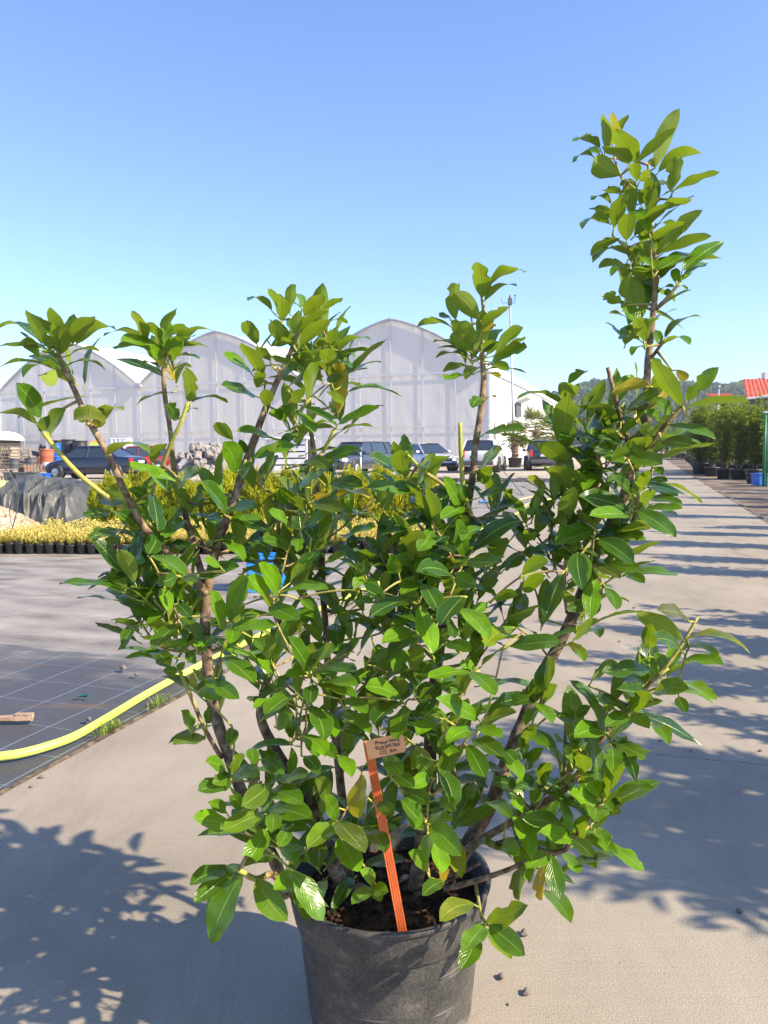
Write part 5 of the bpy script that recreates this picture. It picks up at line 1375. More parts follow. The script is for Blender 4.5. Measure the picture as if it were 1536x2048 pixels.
for row in range(ROWS_THING):
    for i in range(n_front + 1):
        if cnt >= 296: break
        p = A0 + bed_d * (i * .119 + (row % 2) * .055) + back * (row * .112)
        p += Vector((rr_.uniform(-.008, .008), rr_.uniform(-.012, .012), 0)); p.z = -0.006
        k = rr_.randrange(4)
        lab = (ordinal(i) + ' black pot from the left in the front row of yellow groundcover' if row == 0 else ordinal(i) + ' yellow plant from the left in the ' + ordinal(row) + ' row behind the front pots')
        grp = ('front row of yellow groundcover pots' if row == 0 else 'inner rows of yellow groundcover pots')
        if not used[k]:
            used[k] = True; o = yv[k]; o.location = p; o.rotation_euler = (0, 0, rr_.random() * 6); o['label'] = lab; o['group'] = grp; o.scale = (1, 1, rr_.uniform(.92, 1.08))
        else:
            s = rr_.uniform(.96, 1.06)
            copy_thing(yv[k], p, rr_.random() * 6, (s, s, s * rr_.uniform(.9, 1.15)), lab, grp)
        cnt += 1
mb = MB()
r = random.Random(77)
for row in range(ROWS_THING, ROWS_ALL):
    for i in range(n_front + 1):
        p0 = A0 + bed_d * (i * .119 + (row % 2) * .055) + back * (row * .112); p0.z = 0
        mb.lathe(p0, [(.04, 0), (.054, .105), (.001, .1)], 8, 1)
        for q in range(46):
            h = r.uniform(.12, .225) * (1 + .12 * math.sin(i * 1.7 + row))
            a = r.random() * 6.28; o_ = r.uniform(0, .07)
            d = rnd_dir(r); d.z = abs(d.z) * .7 + .15
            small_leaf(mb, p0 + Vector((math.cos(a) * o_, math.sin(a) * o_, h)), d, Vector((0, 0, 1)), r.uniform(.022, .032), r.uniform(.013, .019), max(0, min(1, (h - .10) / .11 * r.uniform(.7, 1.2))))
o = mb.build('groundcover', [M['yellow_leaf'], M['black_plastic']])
tag(o, 'yellow variegated groundcover massed in pots at the back of the long bed', 'groundcover', None, 'stuff')

# ---------------------------------------------------------------- lime conifers behind the bed
cv = []
for k in range(4):
    r = random.Random(300 + k)
    mb = MB()
    Hc = .92
    for q in range(2300):
        t = r.random() ** .75
        z = .06 + (Hc - .16) * t
        rad = .17 * (1 - .55 * t ** 2.2) * (0.75 + .25 * math.sin(t * 9 + k)) * r.uniform(.45, 1.08)
        a = r.random() * 6.28
        rad *= 1 + .22 * math.sin(a * 3 + k + t * 5)
        p = Vector((math.cos(a) * rad, math.sin(a) * rad, z))
        d = Vector((math.cos(a) * .45, math.sin(a) * .45, 1.0)) + rnd_dir(r) * .45
        n_ = Vector((math.cos(a), math.sin(a), .2)) + rnd_dir(r) * .6
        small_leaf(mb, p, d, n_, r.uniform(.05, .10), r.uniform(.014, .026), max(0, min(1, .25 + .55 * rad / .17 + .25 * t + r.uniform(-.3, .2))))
    for q in range(9):
        a = r.random() * 6.28; o_ = r.uniform(.02, .10)
        b0 = Vector((math.cos(a) * o_, math.sin(a) * o_, Hc * r.uniform(.72, .86)))
        for w in range(26):
            p = b0 + Vector((0, 0, w * .007)); d = Vector((0, 0, 1)) + rnd_dir(r) * .6
            small_leaf(mb, p, d, rnd_dir(r), .04, .012, r.uniform(.6, 1))
    root = empty('lime_conifer', (0, 0, 0), 0, 'x', 'conifer')
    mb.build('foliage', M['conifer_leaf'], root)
    mb = MB(); mb.lathe((0, 0, 0), [(.001, .002), (.08, .002), (.10, .16), (.105, .16), (.105, .18), (.09, .175), (.001, .15)], 14); mb.build('pot', M['black_plastic'], root, True)
    cv.append(root)
rr_ = random.Random(9); used = [False] * 4
CB0 = A0 + back * 1.95; 
for row in range(3):
    for i in range(24):
        px_ = 195 + i * 28.5 + row * 9
        if px_ > 862: continue
        Yc = 10.55 - px_ * .0005 + row * .42 + rr_.uniform(-.05, .05)
        p = GX(px_ + rr_.uniform(-4, 4), Yc, -0.008)
        k = rr_.randrange(4); s = rr_.uniform(.74, 1.0) * (.98 if row else .93)
        lab = [ordinal(i) + ' lime green conifer from the left in the nearest row behind the yellow bed', ordinal(i) + ' lime green conifer from the left in the middle conifer row', ordinal(i) + ' lime green conifer from the left in the rearmost conifer row'][row]
        if not used[k]:
            used[k] = True; o = cv[k]; o.location = p; o.scale = (s,) * 3; o['label'] = lab; o['group'] = ['nearest row of lime conifers', 'middle row of lime conifers', 'rearmost row of lime conifers'][row]
        else:
            copy_thing(cv[k], p, rr_.random() * 6, s, lab, ['nearest row of lime conifers', 'middle row of lime conifers', 'rearmost row of lime conifers'][row])

# ---------------------------------------------------------------- tall potted hedge plants on the right
hv = []
for k in range(4):
    r = random.Random(500 + k)
    root = empty('hedge_shrub', (0, 0, 0), 0, 'x', 'potted shrub')
    mb = MB(); mb.lathe((0, 0, 0), [(.001, .004), (.15, .004), (.152, 0), (.165, .02), (.195, .27), (.205, .28), (.208, .335), (.195, .335), (.185, .30), (.001, .29)], 22)
    mb.build('pot', M['black_plastic'], root, True)
    stem = MB(); fol = MB()
    Hh = 2.3
    for s in range(9):
        a = r.random() * 6.28; o_ = r.uniform(.08, .36)
        top = Vector((math.cos(a) * o_, math.sin(a) * o_, Hh * r.uniform(.72, 1.06)))
        b0 = Vector((math.cos(a) * .05, math.sin(a) * .05, .28))
        pts = [b0.lerp(top, t) + Vector((r.uniform(-.03, .03), r.uniform(-.03, .03), 0)) * (1 if 0 < t < 1 else 0) for t in (0, .25, .5, .75, 1)]
        stem.tube(pts, [.012, .010, .008, .006, .003], 6, 0, True, (.3, 0, 0, 1))
        for q in range(64):
            t = .12 + .9 * r.random()
            i = min(3, int(min(.999, t) * 4)); f = t * 4 - i
            p = pts[i].lerp(pts[i + 1], f)
            sd = rnd_dir(r); sd.z = abs(sd.z) * .6
            ln = r.uniform(.05, .22) * (1.15 - .5 * t)
            e = p + sd * ln
            for w in range(6):
                pp = p.lerp(e, (w + 1) / 6)
                d = sd * .5 + rnd_dir(r); d.z = d.z * .6 + .35
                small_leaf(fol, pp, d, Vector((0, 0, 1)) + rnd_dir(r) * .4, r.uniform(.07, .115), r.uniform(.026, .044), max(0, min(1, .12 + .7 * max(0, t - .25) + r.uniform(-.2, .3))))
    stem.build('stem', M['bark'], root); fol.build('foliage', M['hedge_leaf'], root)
    hv.append(root)
used = [False] * 4; rr_ = random.Random(21)
def hedge(p, lab, grp, s=1.0, hz=1.0, k=None):
    k = rr_.randrange(4) if k is None else k
    p = Vector((p.x, p.y, -0.014))
    if not used[k]:
        used[k] = True; o = hv[k]; o.location = p; o.scale = (s, s, s * hz); o['label'] = lab; o['group'] = grp; o.rotation_euler = (0, 0, rr_.random() * 6)
    else:
        o = copy_thing(hv[k], p, rr_.random() * 6, (s, s, s * hz), lab, grp)
    return o
# front row along the road edge, then rows behind it
LAB_A = 'tall leafy potted shrub in the front row along the right edge of the concrete road'
LAB_B = 'tall leafy potted shrub in the rows behind the front row right of the road'
hn = 0
for px_, Y, hz in ((1402, 30.0, .96), (1424, 28.0, 1.0), (1449, 25.6, 1.04), (1478, 25.0, 1.02), (1510, 24.6, 1.0), (1540, 24.4, 1.0)):
    hedge(GX(px_, Y), ordinal(hn) + ' tall potted shrub from the left along the road edge, in a large black pot', 'front row of potted hedge shrubs', 1.34, hz * .74); hn += 1
for row in range(3):
    for i in range(7):
        px_ = 1400 + i * 25 + row * 6; Y = 30.5 + row * 2.2 - i * .5 + rr_.uniform(-.4, .4)
        hedge(GX(px_, Y), ordinal(i) + ' tall leafy shrub from the left in the ' + ordinal(row + 1) + ' row right of the road', 'rear rows of potted hedge shrubs', 1.40 * rr_.uniform(.94, 1.06), .82)
for i in range(12):
    hedge(GX(1290 + i * 11, 62 + (11 - i) * 1.5), ordinal(i) + ' far leafy shrub from the left at the end of the road', 'far hedge shrubs at the road end', 1.35 * rr_.uniform(.85, 1.15))
for i in range(5):
    hedge(GX(1398 - i * 5, 35 + i * 4.6), 'tall potted shrub farther down the road edge, ' + ordinal(i) + ' beyond the front group', 'front row of potted hedge shrubs', 1.35 * rr_.uniform(.92, 1.08), .85)
# shrubs standing right of the frame, whose shade falls across the concrete
LAB_C = 'tall leafy potted shrub standing beside the road outside the right of the picture'
for v, du, s, hz in ((1.92, .15, .95, 1.0), (2.42, .55, 1.0, 1.08), (3.1, .3, .80, .80), (3.75, .5, .88, .95), (4.4, .7, .92, 1.0), (5.1, .5, .80, .9), (5.7, .7, .7, .75), (7.1, .3, .95, 1.02), (7.8, .6, .85, .9), (9.0, .4, .9, .98), (10.2, .5, .80, .85), (11.0, 1.3, .8, .95), (12.6, .9, 1.1, 1.0), (13.3, 2.2, .9, .9), (15.1, 1.5, 1.15, .95), (16.2, 2.6, .85, .9), (17.3, 2.2, 1.1, 1.05), (19.4, 2.4, .95, .9), (20.6, 3.2, 1.1, 1.0)):
    hedge(RF(ROAD_R + .25 + du, v), LAB_C, 'potted shrubs just outside the right of the picture', s, hz)

# ---------------------------------------------------------------- palms in pots
pr = random.Random(8)
def palm(px, Y, th, cr, label):
    root = empty('potted_palm', GX(px, Y, -0.005), 0, label, 'palm', 'potted palms beside the greenhouse')
    mb = MB(); mb.lathe((0, 0, 0), [(.001, .01), (.30, .01), (.33, .03), (.40, .5), (.43, .5), (.43, .56), (.39, .56), (.001, .5)], 20); mb.build('pot', M['black_plastic'], root, True)
    mb = MB(); pts = [Vector((pr.uniform(-.02, .02), pr.uniform(-.02, .02), .45 + (th - .45) * i / 14)) for i in range(15)]
    mb.tube(pts, [.17 + .05 * (i % 2) + .04 * (i / 14) for i in range(15)], 10, 0, True, (.35, 0, 0, 1), .3)
    mb.build('trunk', noisy('palm_trunk', (0.10, 0.06, 0.04), (0.26, 0.17, 0.11), 9, 1, .8), root)
    mb = MB()
    for q in range(34):
        a = pr.random() * 6.28; el = R(pr.uniform(-50, 78))
        d = Vector((math.cos(a) * math.cos(el), math.sin(a) * math.cos(el), math.sin(el)))
        Lp = cr * pr.uniform(.45, .62)
        c0 = Vector((0, 0, th)); c1 = c0 + d * Lp - Vector((0, 0, .05))
        mb.tube([c0, (c0 + c1) / 2 + Vector((0, 0, .04)), c1], .012, 4, 0, True, (.8, 0, 0, 1))
        side = d.cross(Vector((0, 0, 1)))
        if side.length < .1: side = Vector((1, 0, 0))
        side.normalize(); upv = side.cross(d)
        for w in range(22):
            b_ = R(-105 + 210 * w / 21)
            dd = d * math.cos(b_) + side * math.sin(b_) + upv * pr.uniform(-.15, .25)
            small_leaf(mb, c1, dd, upv, cr * pr.uniform(.42, .56) * (1 - .25 * abs(b_)/1.8), .045, max(0, min(1, .5 + .4 * math.sin(el) + pr.uniform(-.3, .3))))
    mb.build('crown', M['palm_leaf'], root)
palm(1030, 43.5, 1.75, 1.05, 'potted palm with a thin trunk nearest the greenhouse corner')
palm(1072, 45.5, 2.15, 1.75, 'largest potted palm with a broad crown above the dark hatchback')
palm(1112, 48.0, 1.9, 1.5, 'potted palm farthest right along the greenhouse side')

# ---------------------------------------------------------------- mast with a small weather head
def mast():
    b = GX(1028, 44.0); 
    tp = P(1020, 608, 44.0) - b
    root = empty('metal_mast', b, 0, 'tall thin metal mast with a small instrument head in front of the greenhouse', 'mast')
    mb = MB(); mb.tube([(0, 0, 0), tp * .5, tp], [.07, .055, .045], 8); mb.build('pole', M['galv'], root, True)
    mb = MB(); mb.box((0, 0, .25), (.35, .35, .55)); mb.build('base_block', M['grey_plastic'], root)
    mb = MB()
    mb.box(tp + Vector((0, 0, .12)), (.22, .2, .34)); mb.tube([tp + Vector((-.45, 0, .06)), tp + Vector((.3, 0, .06))], .014, 5)
    mb.tube([tp + Vector((-.45, 0, .06)), tp + Vector((-.47, 0, .32))], .014, 5); mb.tube([tp + Vector((.28, 0, .06)), tp + Vector((.28, 0, .42))], .02, 5)
    mb.lathe(tp + Vector((.28, 0, .42)), [(.001, .0), (.05, .02), (.05, .08), (.001, .1)], 8); mb.lathe(tp + Vector((0, 0, .30)), [(.001, .0), (.09, .0), (.03, .2), (.001, .22)], 8)
    mb.build('instrument_head', M['grey_plastic'], root)
mast()

# ---------------------------------------------------------------- rubble pile: every stone a thing
def stone_mesh(seed, name, m):
    r = random.Random(seed)
    mb = MB(); vs = []
    n = 42
    pts = []
    for i in range(n):
        y = 1 - 2 * (i + .5) / n; q = math.sqrt(1 - y * y); a = i * 2.39996
        pts.append(Vector((q * math.cos(a), q * math.sin(a), y)))
    planes = [(rnd_dir(r), r.uniform(.55, .85)) for _ in range(9)]
    import bmesh
    bm = bmesh.new()
    for p in pts:
        v = p * 1.0
        for nn, dd in planes:
            k = v.dot(nn)
            if k > dd: v -= nn * (k - dd)
        bm.verts.new(Vector((v.x * 1.15, v.y * .95, v.z * .8)) * .5)
    bmesh.ops.convex_hull(bm, input=bm.verts)
    loose = [v for v in bm.verts if not v.link_faces]
    bmesh.ops.delete(bm, geom=loose, context='VERTS')
    me = bpy.data.meshes.new(name); bm.to_mesh(me); bm.free(); me.materials.append(m)
    return me
M['limestone'] = noisy('limestone', (0.13, 0.12, 0.105), (0.27, 0.25, 0.225), 4, .9, .7, 14, c3=(0.40, 0.375, 0.335), dist=.03)
stones = [stone_mesh(s, 'stone', M['limestone']) for s in range(6)]
r = random.Random(4)
pc = GX(412, 37.0)
mbp = MB(); mbp.lathe((pc.x, pc.y, 0), [(1.75, -.1), (1.2, .35), (.7, .8), (.2, 1.05), (.001, 1.1)], 16)
o = mbp.build('rubble_core', M['limestone']); tag(o, 'broken grey stone rubble packed inside the stone pile', 'rubble', None, 'stuff')
for i in range(150):
    a = r.random() * 2 * PI
    t = r.random()
    rad = 1.85 * math.sqrt(1 - t * .97) * (.96 + .1 * r.random())
    z = 1.32 * t ** .9 * (1 if True else 0)
    if math.sin(a) > .35: continue
    s = r.uniform(.26, .52)
    o = bpy.data.objects.new('rubble_stone', stones[r.randrange(6)]); col.objects.link(o)
    o.location = (pc.x + rad * math.cos(a) * .98, pc.y + rad * math.sin(a) * .9, max(.08, z + .06)); o.rotation_euler = (r.random() * 6, r.random() * 6, r.random() * 6); o.scale = (s,) * 3
    tag(o, 'pale angular rock in the stone heap between the red car and the white slatted box', 'stone', 'rocks of the stone heap')
for i in range(26):
    a = r.random() * 2 * PI; rad = .55 * math.sqrt(r.random()); s = r.uniform(.28, .48)
    o = bpy.data.objects.new('rubble_stone', stones[r.randrange(6)]); col.objects.link(o)
    o.location = (pc.x + rad * math.cos(a), pc.y + rad * math.sin(a), 1.28 - rad * .25); o.rotation_euler = (r.random() * 6, r.random() * 6, r.random() * 6); o.scale = (s,) * 3
    tag(o, 'pale angular rock in the stone heap between the red car and the white slatted box', 'stone', 'rocks of the stone heap')

# ---------------------------------------------------------------- white slatted box trailer
def slatted():
    p = GX(582, 37.0, -.005)
    root = empty('slatted_box', p, R(-12), 'white slatted box right of the stone heap in front of the greenhouse', 'box')
    wm = plain('white_boards', (0.72, 0.72, 0.71), .5, scale=3)
    for k in range(5):
        mb = MB(); mb.box((0, -.5, .28 + .31 * k), (1.95, .05, .24)); bevel(mb.build('slat', wm, root), .01)
    mb = MB(); mb.box((0, .1, .9), (1.9, 1.1, 1.4)); mb.build('inner_case', M['black_plastic'], root)
    mb = MB(); mb.box((0, 0, 1.70), (2.1, 1.3, .12)); bevel(mb.build('lid', wm, root), .02)
    for x in (-.95, .95):
        mb = MB(); mb.box((x, -.48, .85), (.09, .09, 1.66)); mb.build('corner_post', wm, root)
slatted()

# ---------------------------------------------------------------- barrels, tubs, pallets
M['blue_plastic'] = plain('blue_plastic', (0.008, 0.13, 0.55), .4, scale=3)
M['terracotta'] = plain('terracotta_plastic', (0.40, 0.105, 0.05), .6, scale=3, var=.1)
M['pallet_wood'] = noisy('pallet_wood', (0.22, 0.17, 0.12), (0.42, 0.35, 0.26), 3, .9, .4, 20, stretch=(1, 1, 4))
def barrel(name, px, Y, z0, rad, h, m, label, taper=1.0, group=None, open_=True, tilt=0.0, cat='barrel'):
    p = GX(px, Y, z0)
    root = empty(name, p, 0, label, cat, group); root.rotation_euler = (0, tilt, 0)
    mb = MB(); rt = rad; rb = rad * taper
    def q(t): return rb + (rt - rb) * t
    mb.lathe((0, 0, 0), [(.001, .0), (rb * .96, 0), (rb, .03), (q(.3), h * .3), (q(.33) + .012, h * .33), (q(.36), h * .36), (q(.64), h * .64), (q(.67) + .012, h * .67), (q(.7), h * .7), (rt, h - .05)], 24)
    mb.build('drum', m, root, True)
    mb = MB(); mb.lathe((0, 0, 0), [(rt - .004, h - .06), (rt + .022, h - .05), (rt + .022, h), (rt - .02, h), (rt - .025, h - .06), (.001, h - .065)], 24); mb.build('rim', m, root, True)
    return root
barrel('blue_barrel', 118, 40.5, 0, .30, .95, M['blue_plastic'], 'blue barrel standing beside the largest terracotta tub')
barrel('blue_barrel', 141, 40.0, 0, .30, .92, M['blue_plastic'], 'blue barrel left of the pair under the black drums')
barrel('blue_barrel', 157, 40.2, 0, .30, .92, M['blue_plastic'], 'blue barrel in the middle under the widest black drum')
barrel('blue_barrel', 176, 40.6, 0, .31, 1.05, M['blue_plastic'], 'blue barrel nearest the yellow-green sign, behind the navy car')
barrel('blue_barrel', 112, 41.5, .96, .28, .70, M['blue_plastic'], 'raised blue barrel on top beside the terracotta tub rim')
barrel('black_drum', 116, 43.0, 1.0, .30, .85, M['black_plastic'], 'black drum stacked highest at the left end of the barrel heap')
barrel('black_drum', 138, 42.4, 1.0, .36, .88, M['black_plastic'], 'wide black drum stacked on the blue barrels')
barrel('black_drum', 161, 42.0, .95, .38, .84, M['black_plastic'], 'largest black drum at the right end of the stack')
barrel('terracotta_tub', 94, 39.0, .30, .36, 1.05, M['terracotta'], 'large terracotta coloured tub standing among the barrels', .78, None, True, .03, 'tub')
barrel('terracotta_tub', 84, 40.5, .22, .28, .92, M['terracotta'], 'darker terracotta tub tucked behind the large one', .8, None, True, 0, 'tub')
barrel('grey_tub', 65, 38.5, .30, .30, .62, M['grey_plastic'], 'upright grey plastic tub left of the terracotta tubs', .8, None, True, -.06, 'tub')
barrel('grey_tub', 47, 38.8, .25, .30, .52, M['grey_plastic'], 'low grey plastic tub at the left of the tub row', .8, None, True, .2, 'tub')
barrel('black_pot', 72, 39.5, 1.02, .22, .22, M['black_plastic'], 'shallow black pot perched on the grey tub', .8, None, True, .15, 'pot')
barrel('black_pot', 81, 39.9, 1.28, .16, .30, M['black_plastic'], 'small tilted black pot on top of the terracotta tubs', .8, None, True, .5, 'pot')
barrel('orange_pot', 55, 36.6, .30, .26, .22, M['terracotta'], 'shallow terracotta bowl in front of the grey tubs', .7, None, True, 0, 'pot')
barrel('grey_bucket', 40, 36.9, .12, .24, .55, M['grey_plastic'], 'grey bucket left of the shallow terracotta bowl', .8, None, True, .1, 'bucket')
barrel('grey_bucket', 27, 36.2, .12, .22, .80, M['grey_plastic'], 'tall grey bucket beside the stacked pallets', .8, None, True, .12, 'bucket')
def trough(px, Y, w, h, m, label, name='planter_trough'):
    root = empty(name, GX(px, Y), R(4), label, 'trough')
    mb = MB(); mb.box((0, 0, h / 2), (w * .92, .5, h), None, 0, 1.08); bevel(mb.build('tray', m, root), .03)
    mb = MB()
    for y in (-.27, .27): mb.box((0, y * 1.03, h), (w * 1.04, .035, .05))
    for x in (-.5, .5): mb.box((x * w * 1.03, 0, h), (.035, .52, .05))
    mb.build('rim', m, root)
trough(55, 32.0, .80, .34, M['grey_plastic'], 'long grey plastic trough in front of the tubs')
trough(25, 32.2, .52, .34, M['grey_plastic'], 'shorter grey plastic trough at the left of the long one')
trough(85, 32.6, .55, .26, M['blue_plastic'], 'blue plastic trough by the front wheel of the navy car')
def pallet(px, Y, z, w, hgt, upright, label, slats=7, rot=0.0):
    root = empty('wooden_pallet', GX(px, Y, z), rot, label, 'pallet')
    for k in range(slats):
        mb = MB()
        if upright == 'fence': mb.box(((k / (slats - 1) - .5) * w, 0, hgt / 2), (w / slats * .55, .02, hgt))
        elif upright: mb.box((0, 0, hgt * (k + .5) / slats), (w, .02, hgt / slats * .62))
        else: mb.box((0, (k / (slats - 1) - .5) * .9, hgt - .012), (w, .09, .022))
        bevel(mb.build('slat', M['pallet_wood'], root), .003)
    for k in (-1, 0, 1):
        mb = MB()
        if upright == 'fence': mb.box((0, .05, hgt * (.5 + k * .4)), (w, .07, .07))
        elif upright: mb.box((k * w * .45, .06, hgt / 2), (.09, .09, hgt))
        else: mb.box((k * w * .45, 0, hgt / 2 - .02), (.1, .9, hgt - .045))
        mb.build('stringer', M['pallet_wood'], root)
pallet(42, 39.8, .55, .95, .85, True, 'pale pallet standing upright above the grey tubs', 5)
pallet(74, 35.8, .0, 1.05, .62, 'fence', 'pallet standing on edge with vertical slats left of the navy car', 8)
for k in range(6):
    pallet(9, 38.4, .16 * k + .55, 1.15, .14, False, ['lowest', 'second lowest', 'third from the bottom', 'third from the top', 'second highest', 'topmost'][k] + ' pallet in the stack at the left edge', 5, .1 * math.sin(k * 2))
pallet(6, 34.0, .30, 1.1, .15, False, 'loose pallet lying low in front of the pallet stack', 5, .3)
pallet(8, 33.4, .02, 1.1, .15, False, 'lowest loose pallet lying on the ground at the left edge', 5, -.2)
# sign panel, cube tank, small building at the far left
def sign_panel():
    root = empty('warning_panel', GX(192, 41.0), 0, 'yellow-green warning panel with an orange edge behind the navy car', 'sign')
    mb = MB(); mb.add([(-.42, 0, .2), (.42, 0, .2), (.30, 0, 1.55), (.1, 0, 1.72), (-.22, 0, 1.72), (-.34, 0, 1.5), (-.42, .06, .2), (.42, .06, .2), (.30, .06, 1.55), (.1, .06, 1.72), (-.22, .06, 1.72), (-.34, .06, 1.5)],
                      [(0, 1, 2, 3, 4, 5), (11, 10, 9, 8, 7, 6)] + [(i, (i + 1) % 6, (i + 1) % 6 + 6, i + 6) for i in range(6)])
    mb.build('panel', plain('yellow_green', (0.50, 0.66, 0.10), .4), root)
    mb = MB()
    pts = [Vector(p) for p in ((-.42, .03, .2), (-.34, .03, 1.5), (-.22, .03, 1.72), (.1, .03, 1.72), (.30, .03, 1.55), (.42, .03, .2))]
    mb.tube(pts, .04, 6); mb.build('edge_strip', plain('orange_edge', (0.75, 0.28, 0.06), .5), root)
sign_panel()
def cube_tank():
    root = empty('cube_tank', GX(243, 44.0), 0, 'white caged liquid tank behind the red car', 'tank')
    mb = MB(); mb.box((0, 0, 1.45), (1.1, 1.0, 1.0)); bevel(mb.build('tank', plain('white_tank', (0.72, 0.74, 0.75), .4), root), .08)
    mb = MB()
    for k in range(6): mb.tube([(-.58 + .232 * k, -.53, .9), (-.58 + .232 * k, -.53, 2.0)], .014, 5)
    for z in (1.0, 1.3, 1.6, 1.95): mb.tube([(-.6, -.54, z), (.6, -.54, z)], .014, 5)
    mb.build('cage', M['galv'], root)
    mb = MB(); mb.box((0, 0, .5), (1.2, 1.1, .9)); mb.build('stand', M['black_plastic'], root)
cube_tank()
def shed():
    root = empty('small_shed', GX(-14, 60.0), 0, 'small dark open shed with a white rounded roof at the left edge', 'shed')
    mb = MB(); mb.box((0, 0, 1.1), (2.6, 4, 2.2)); mb.build('wall', plain('shed_wall', (0.05, 0.045, 0.04), .9), root)
    mb = MB(); vs = []; 
    for i in range(13):
        a = PI * i / 12
        for y in (-2.1, 2.1): vs.append((-1.6 * math.cos(a), y, 2.2 + .75 * math.sin(a)))
    mb.add(vs, [(2 * i, 2 * i + 1, 2 * i + 3, 2 * i + 2) for i in range(12)] + [tuple(range(0, 26, 2))])
    mb.build('roof', plain('white_roof', (0.75, 0.75, 0.74), .5), root)
shed()

# ---------------------------------------------------------------- crumpled tarpaulin, gravel mound, sacks
M['tarp'] = noisy('tarpaulin', (0.030, 0.033, 0.032), (0.062, 0.066, 0.062), 2.5, .5, .4, 30, c3=(0.11, 0.11, 0.10), dist=.01)
def tarp():
    YT = 12.6
    c = GX(98, YT)
    wd = 172 / F * YT / 2
    mb = MB(); nx, ny = 170, 90
    vs = []; fs = []
    def ridge(x, y, z): return 1 - 2 * abs(noise.noise(Vector((x, y, z))))
    for j in range(ny + 1):
        v = j / ny
        for i in range(nx + 1):
            u = i / nx * 2 - 1
            x = u * wd * 1.05
            # front face rises steeply, then a lumpy top, then down behind
            prof = min(1.0, (v / .45) ** .8) if v < .45 else max(0.0, 1 - ((v - .45) / .55) ** 4)
            edge = max(0.0, 1 - abs(u) ** 8)
            topz = .60 + .07 * math.sin(u * 2.6 + 2.2) + .05 * noise.noise(Vector((u * 5, 3, 0)))
            y = (v - .5) * 1.7
            a_ = x + .55 * v * wd
            f = .10 * ridge(a_ * 2.3 + 3, v * 1.1, 1) + .075 * ridge(a_ * 4.6 - v * 2.4, v * 2.0, 4) + .035 * ridge(x * 9 + v * 5, v * 5, 8) + .014 * noise.noise(Vector((x * 22, v * 18, 9)))
            k = prof * edge
            z = topz * k + f * (1 - .45 * abs(2 * prof - 1)) * min(1, k * 2)
            vs.append((x + f * .2, y - f * 1.3 * min(1, k * 2) * (1 - v), max(-.004, z)))
    for j in range(ny):
        for i in range(nx):
            a = j * (nx + 1) + i; fs.append((a, a + 1, a + nx + 2, a + nx + 1))
    mb.add(vs, fs)
    o = mb.build('crumpled_tarpaulin', M['tarp'], None, True); o.location = (c.x, YT, 0)
    tag(o, 'crumpled dark grey tarpaulin heaped in folds in front of the navy car', 'tarpaulin')
tarp()
def mound():
    c = GX(0, 11.0); mb = MB(); n = 40; vs = [(0, 0, .36)]; fs = []
    for i in range(1, 15):
        rr = i / 14
        for j in range(n):
            a = 2 * PI * j / n
            x, y = .62 * rr * math.cos(a), .7 * rr * math.sin(a)
            z = .36 * (1 - rr ** 1.2) + .03 * noise.noise(Vector((x * 9, y * 9, 0))) + .015 * noise.noise(Vector((x * 30, y * 30, 0)))
            vs.append((x, y, z if i < 14 else -.03))
    for j in range(n): fs.append((0, 1 + j, 1 + (j + 1) % n))
    for i in range(13):
        for j in range(n):
            a = 1 + i * n + j; b = 1 + i * n + (j + 1) % n; fs.append((a, a + n, b + n, b))
    mb.add(vs, fs)
    r = random.Random(3)
    for _ in range(500):
        a = r.random() * 6.28; rr = math.sqrt(r.random()) * .97; s = r.uniform(.006, .022)
        mb.box((.62 * rr * math.cos(a), .7 * rr * math.sin(a), .36 * (1 - rr ** 1.2) + .01), (s * 1.4, s, s), Matrix.Rotation(r.random() * 6, 3, 'Z') @ Matrix.Rotation(r.random() * 6, 3, 'X'))
    o = mb.build('gravel_mound', noisy('tan_gravel', (0.24, 0.17, 0.11), (0.44, 0.34, 0.24), 14, .95, .8, 60, c3=(0.55, 0.46, 0.36)))
    o.location = (c.x - .02, 11.0, 0); tag(o, 'low mound of tan gravel at the left edge in front of the tarpaulin', 'gravel', None, 'stuff')
mound()
def sack(px, Y, z, s, rot, label):
    mb = MB(); n = 20; prof = []
    vs = []; fs = []
    for i in range(13):
        t = i / 12 * PI
        for j in range(n):
            a = 2 * PI * j / n
            k = math.sin(t) ** .5
            x = -math.cos(t) * .42; y = .24 * k * math.cos(a); zz = .15 * k * math.sin(a) + .15
            w = .025 * noise.noise(Vector((x * 9, y * 9 + px, zz * 9)))
            vs.append((x, y * (1 + w * 3), zz + w))
    for i in range(12):
        for j in range(n):
            a = i * n + j; b = i * n + (j + 1) % n; fs.append((a, b, b + n, a + n))
    mb.add(vs, fs)
    o = mb.build('sack', plain('sack_green', (0.30, 0.34, 0.16), .7, scale=8, bump=.4), None, True)
    p = GX(px, Y, z); o.location = p; o.rotation_euler = (0, 0, rot); o.scale = (s,) * 3
    tag(o, label, 'sack')
sack(-8, 12.3, -.01, .9, .4, 'pale green filled sack lying lowest at the left edge')
sack(-6, 12.4, .22, .9, -.2, 'pale green filled sack lying on top of another at the left edge')
sack(-4, 12.9, .45, .75, .8, 'smaller crumpled green sack topmost at the left edge')

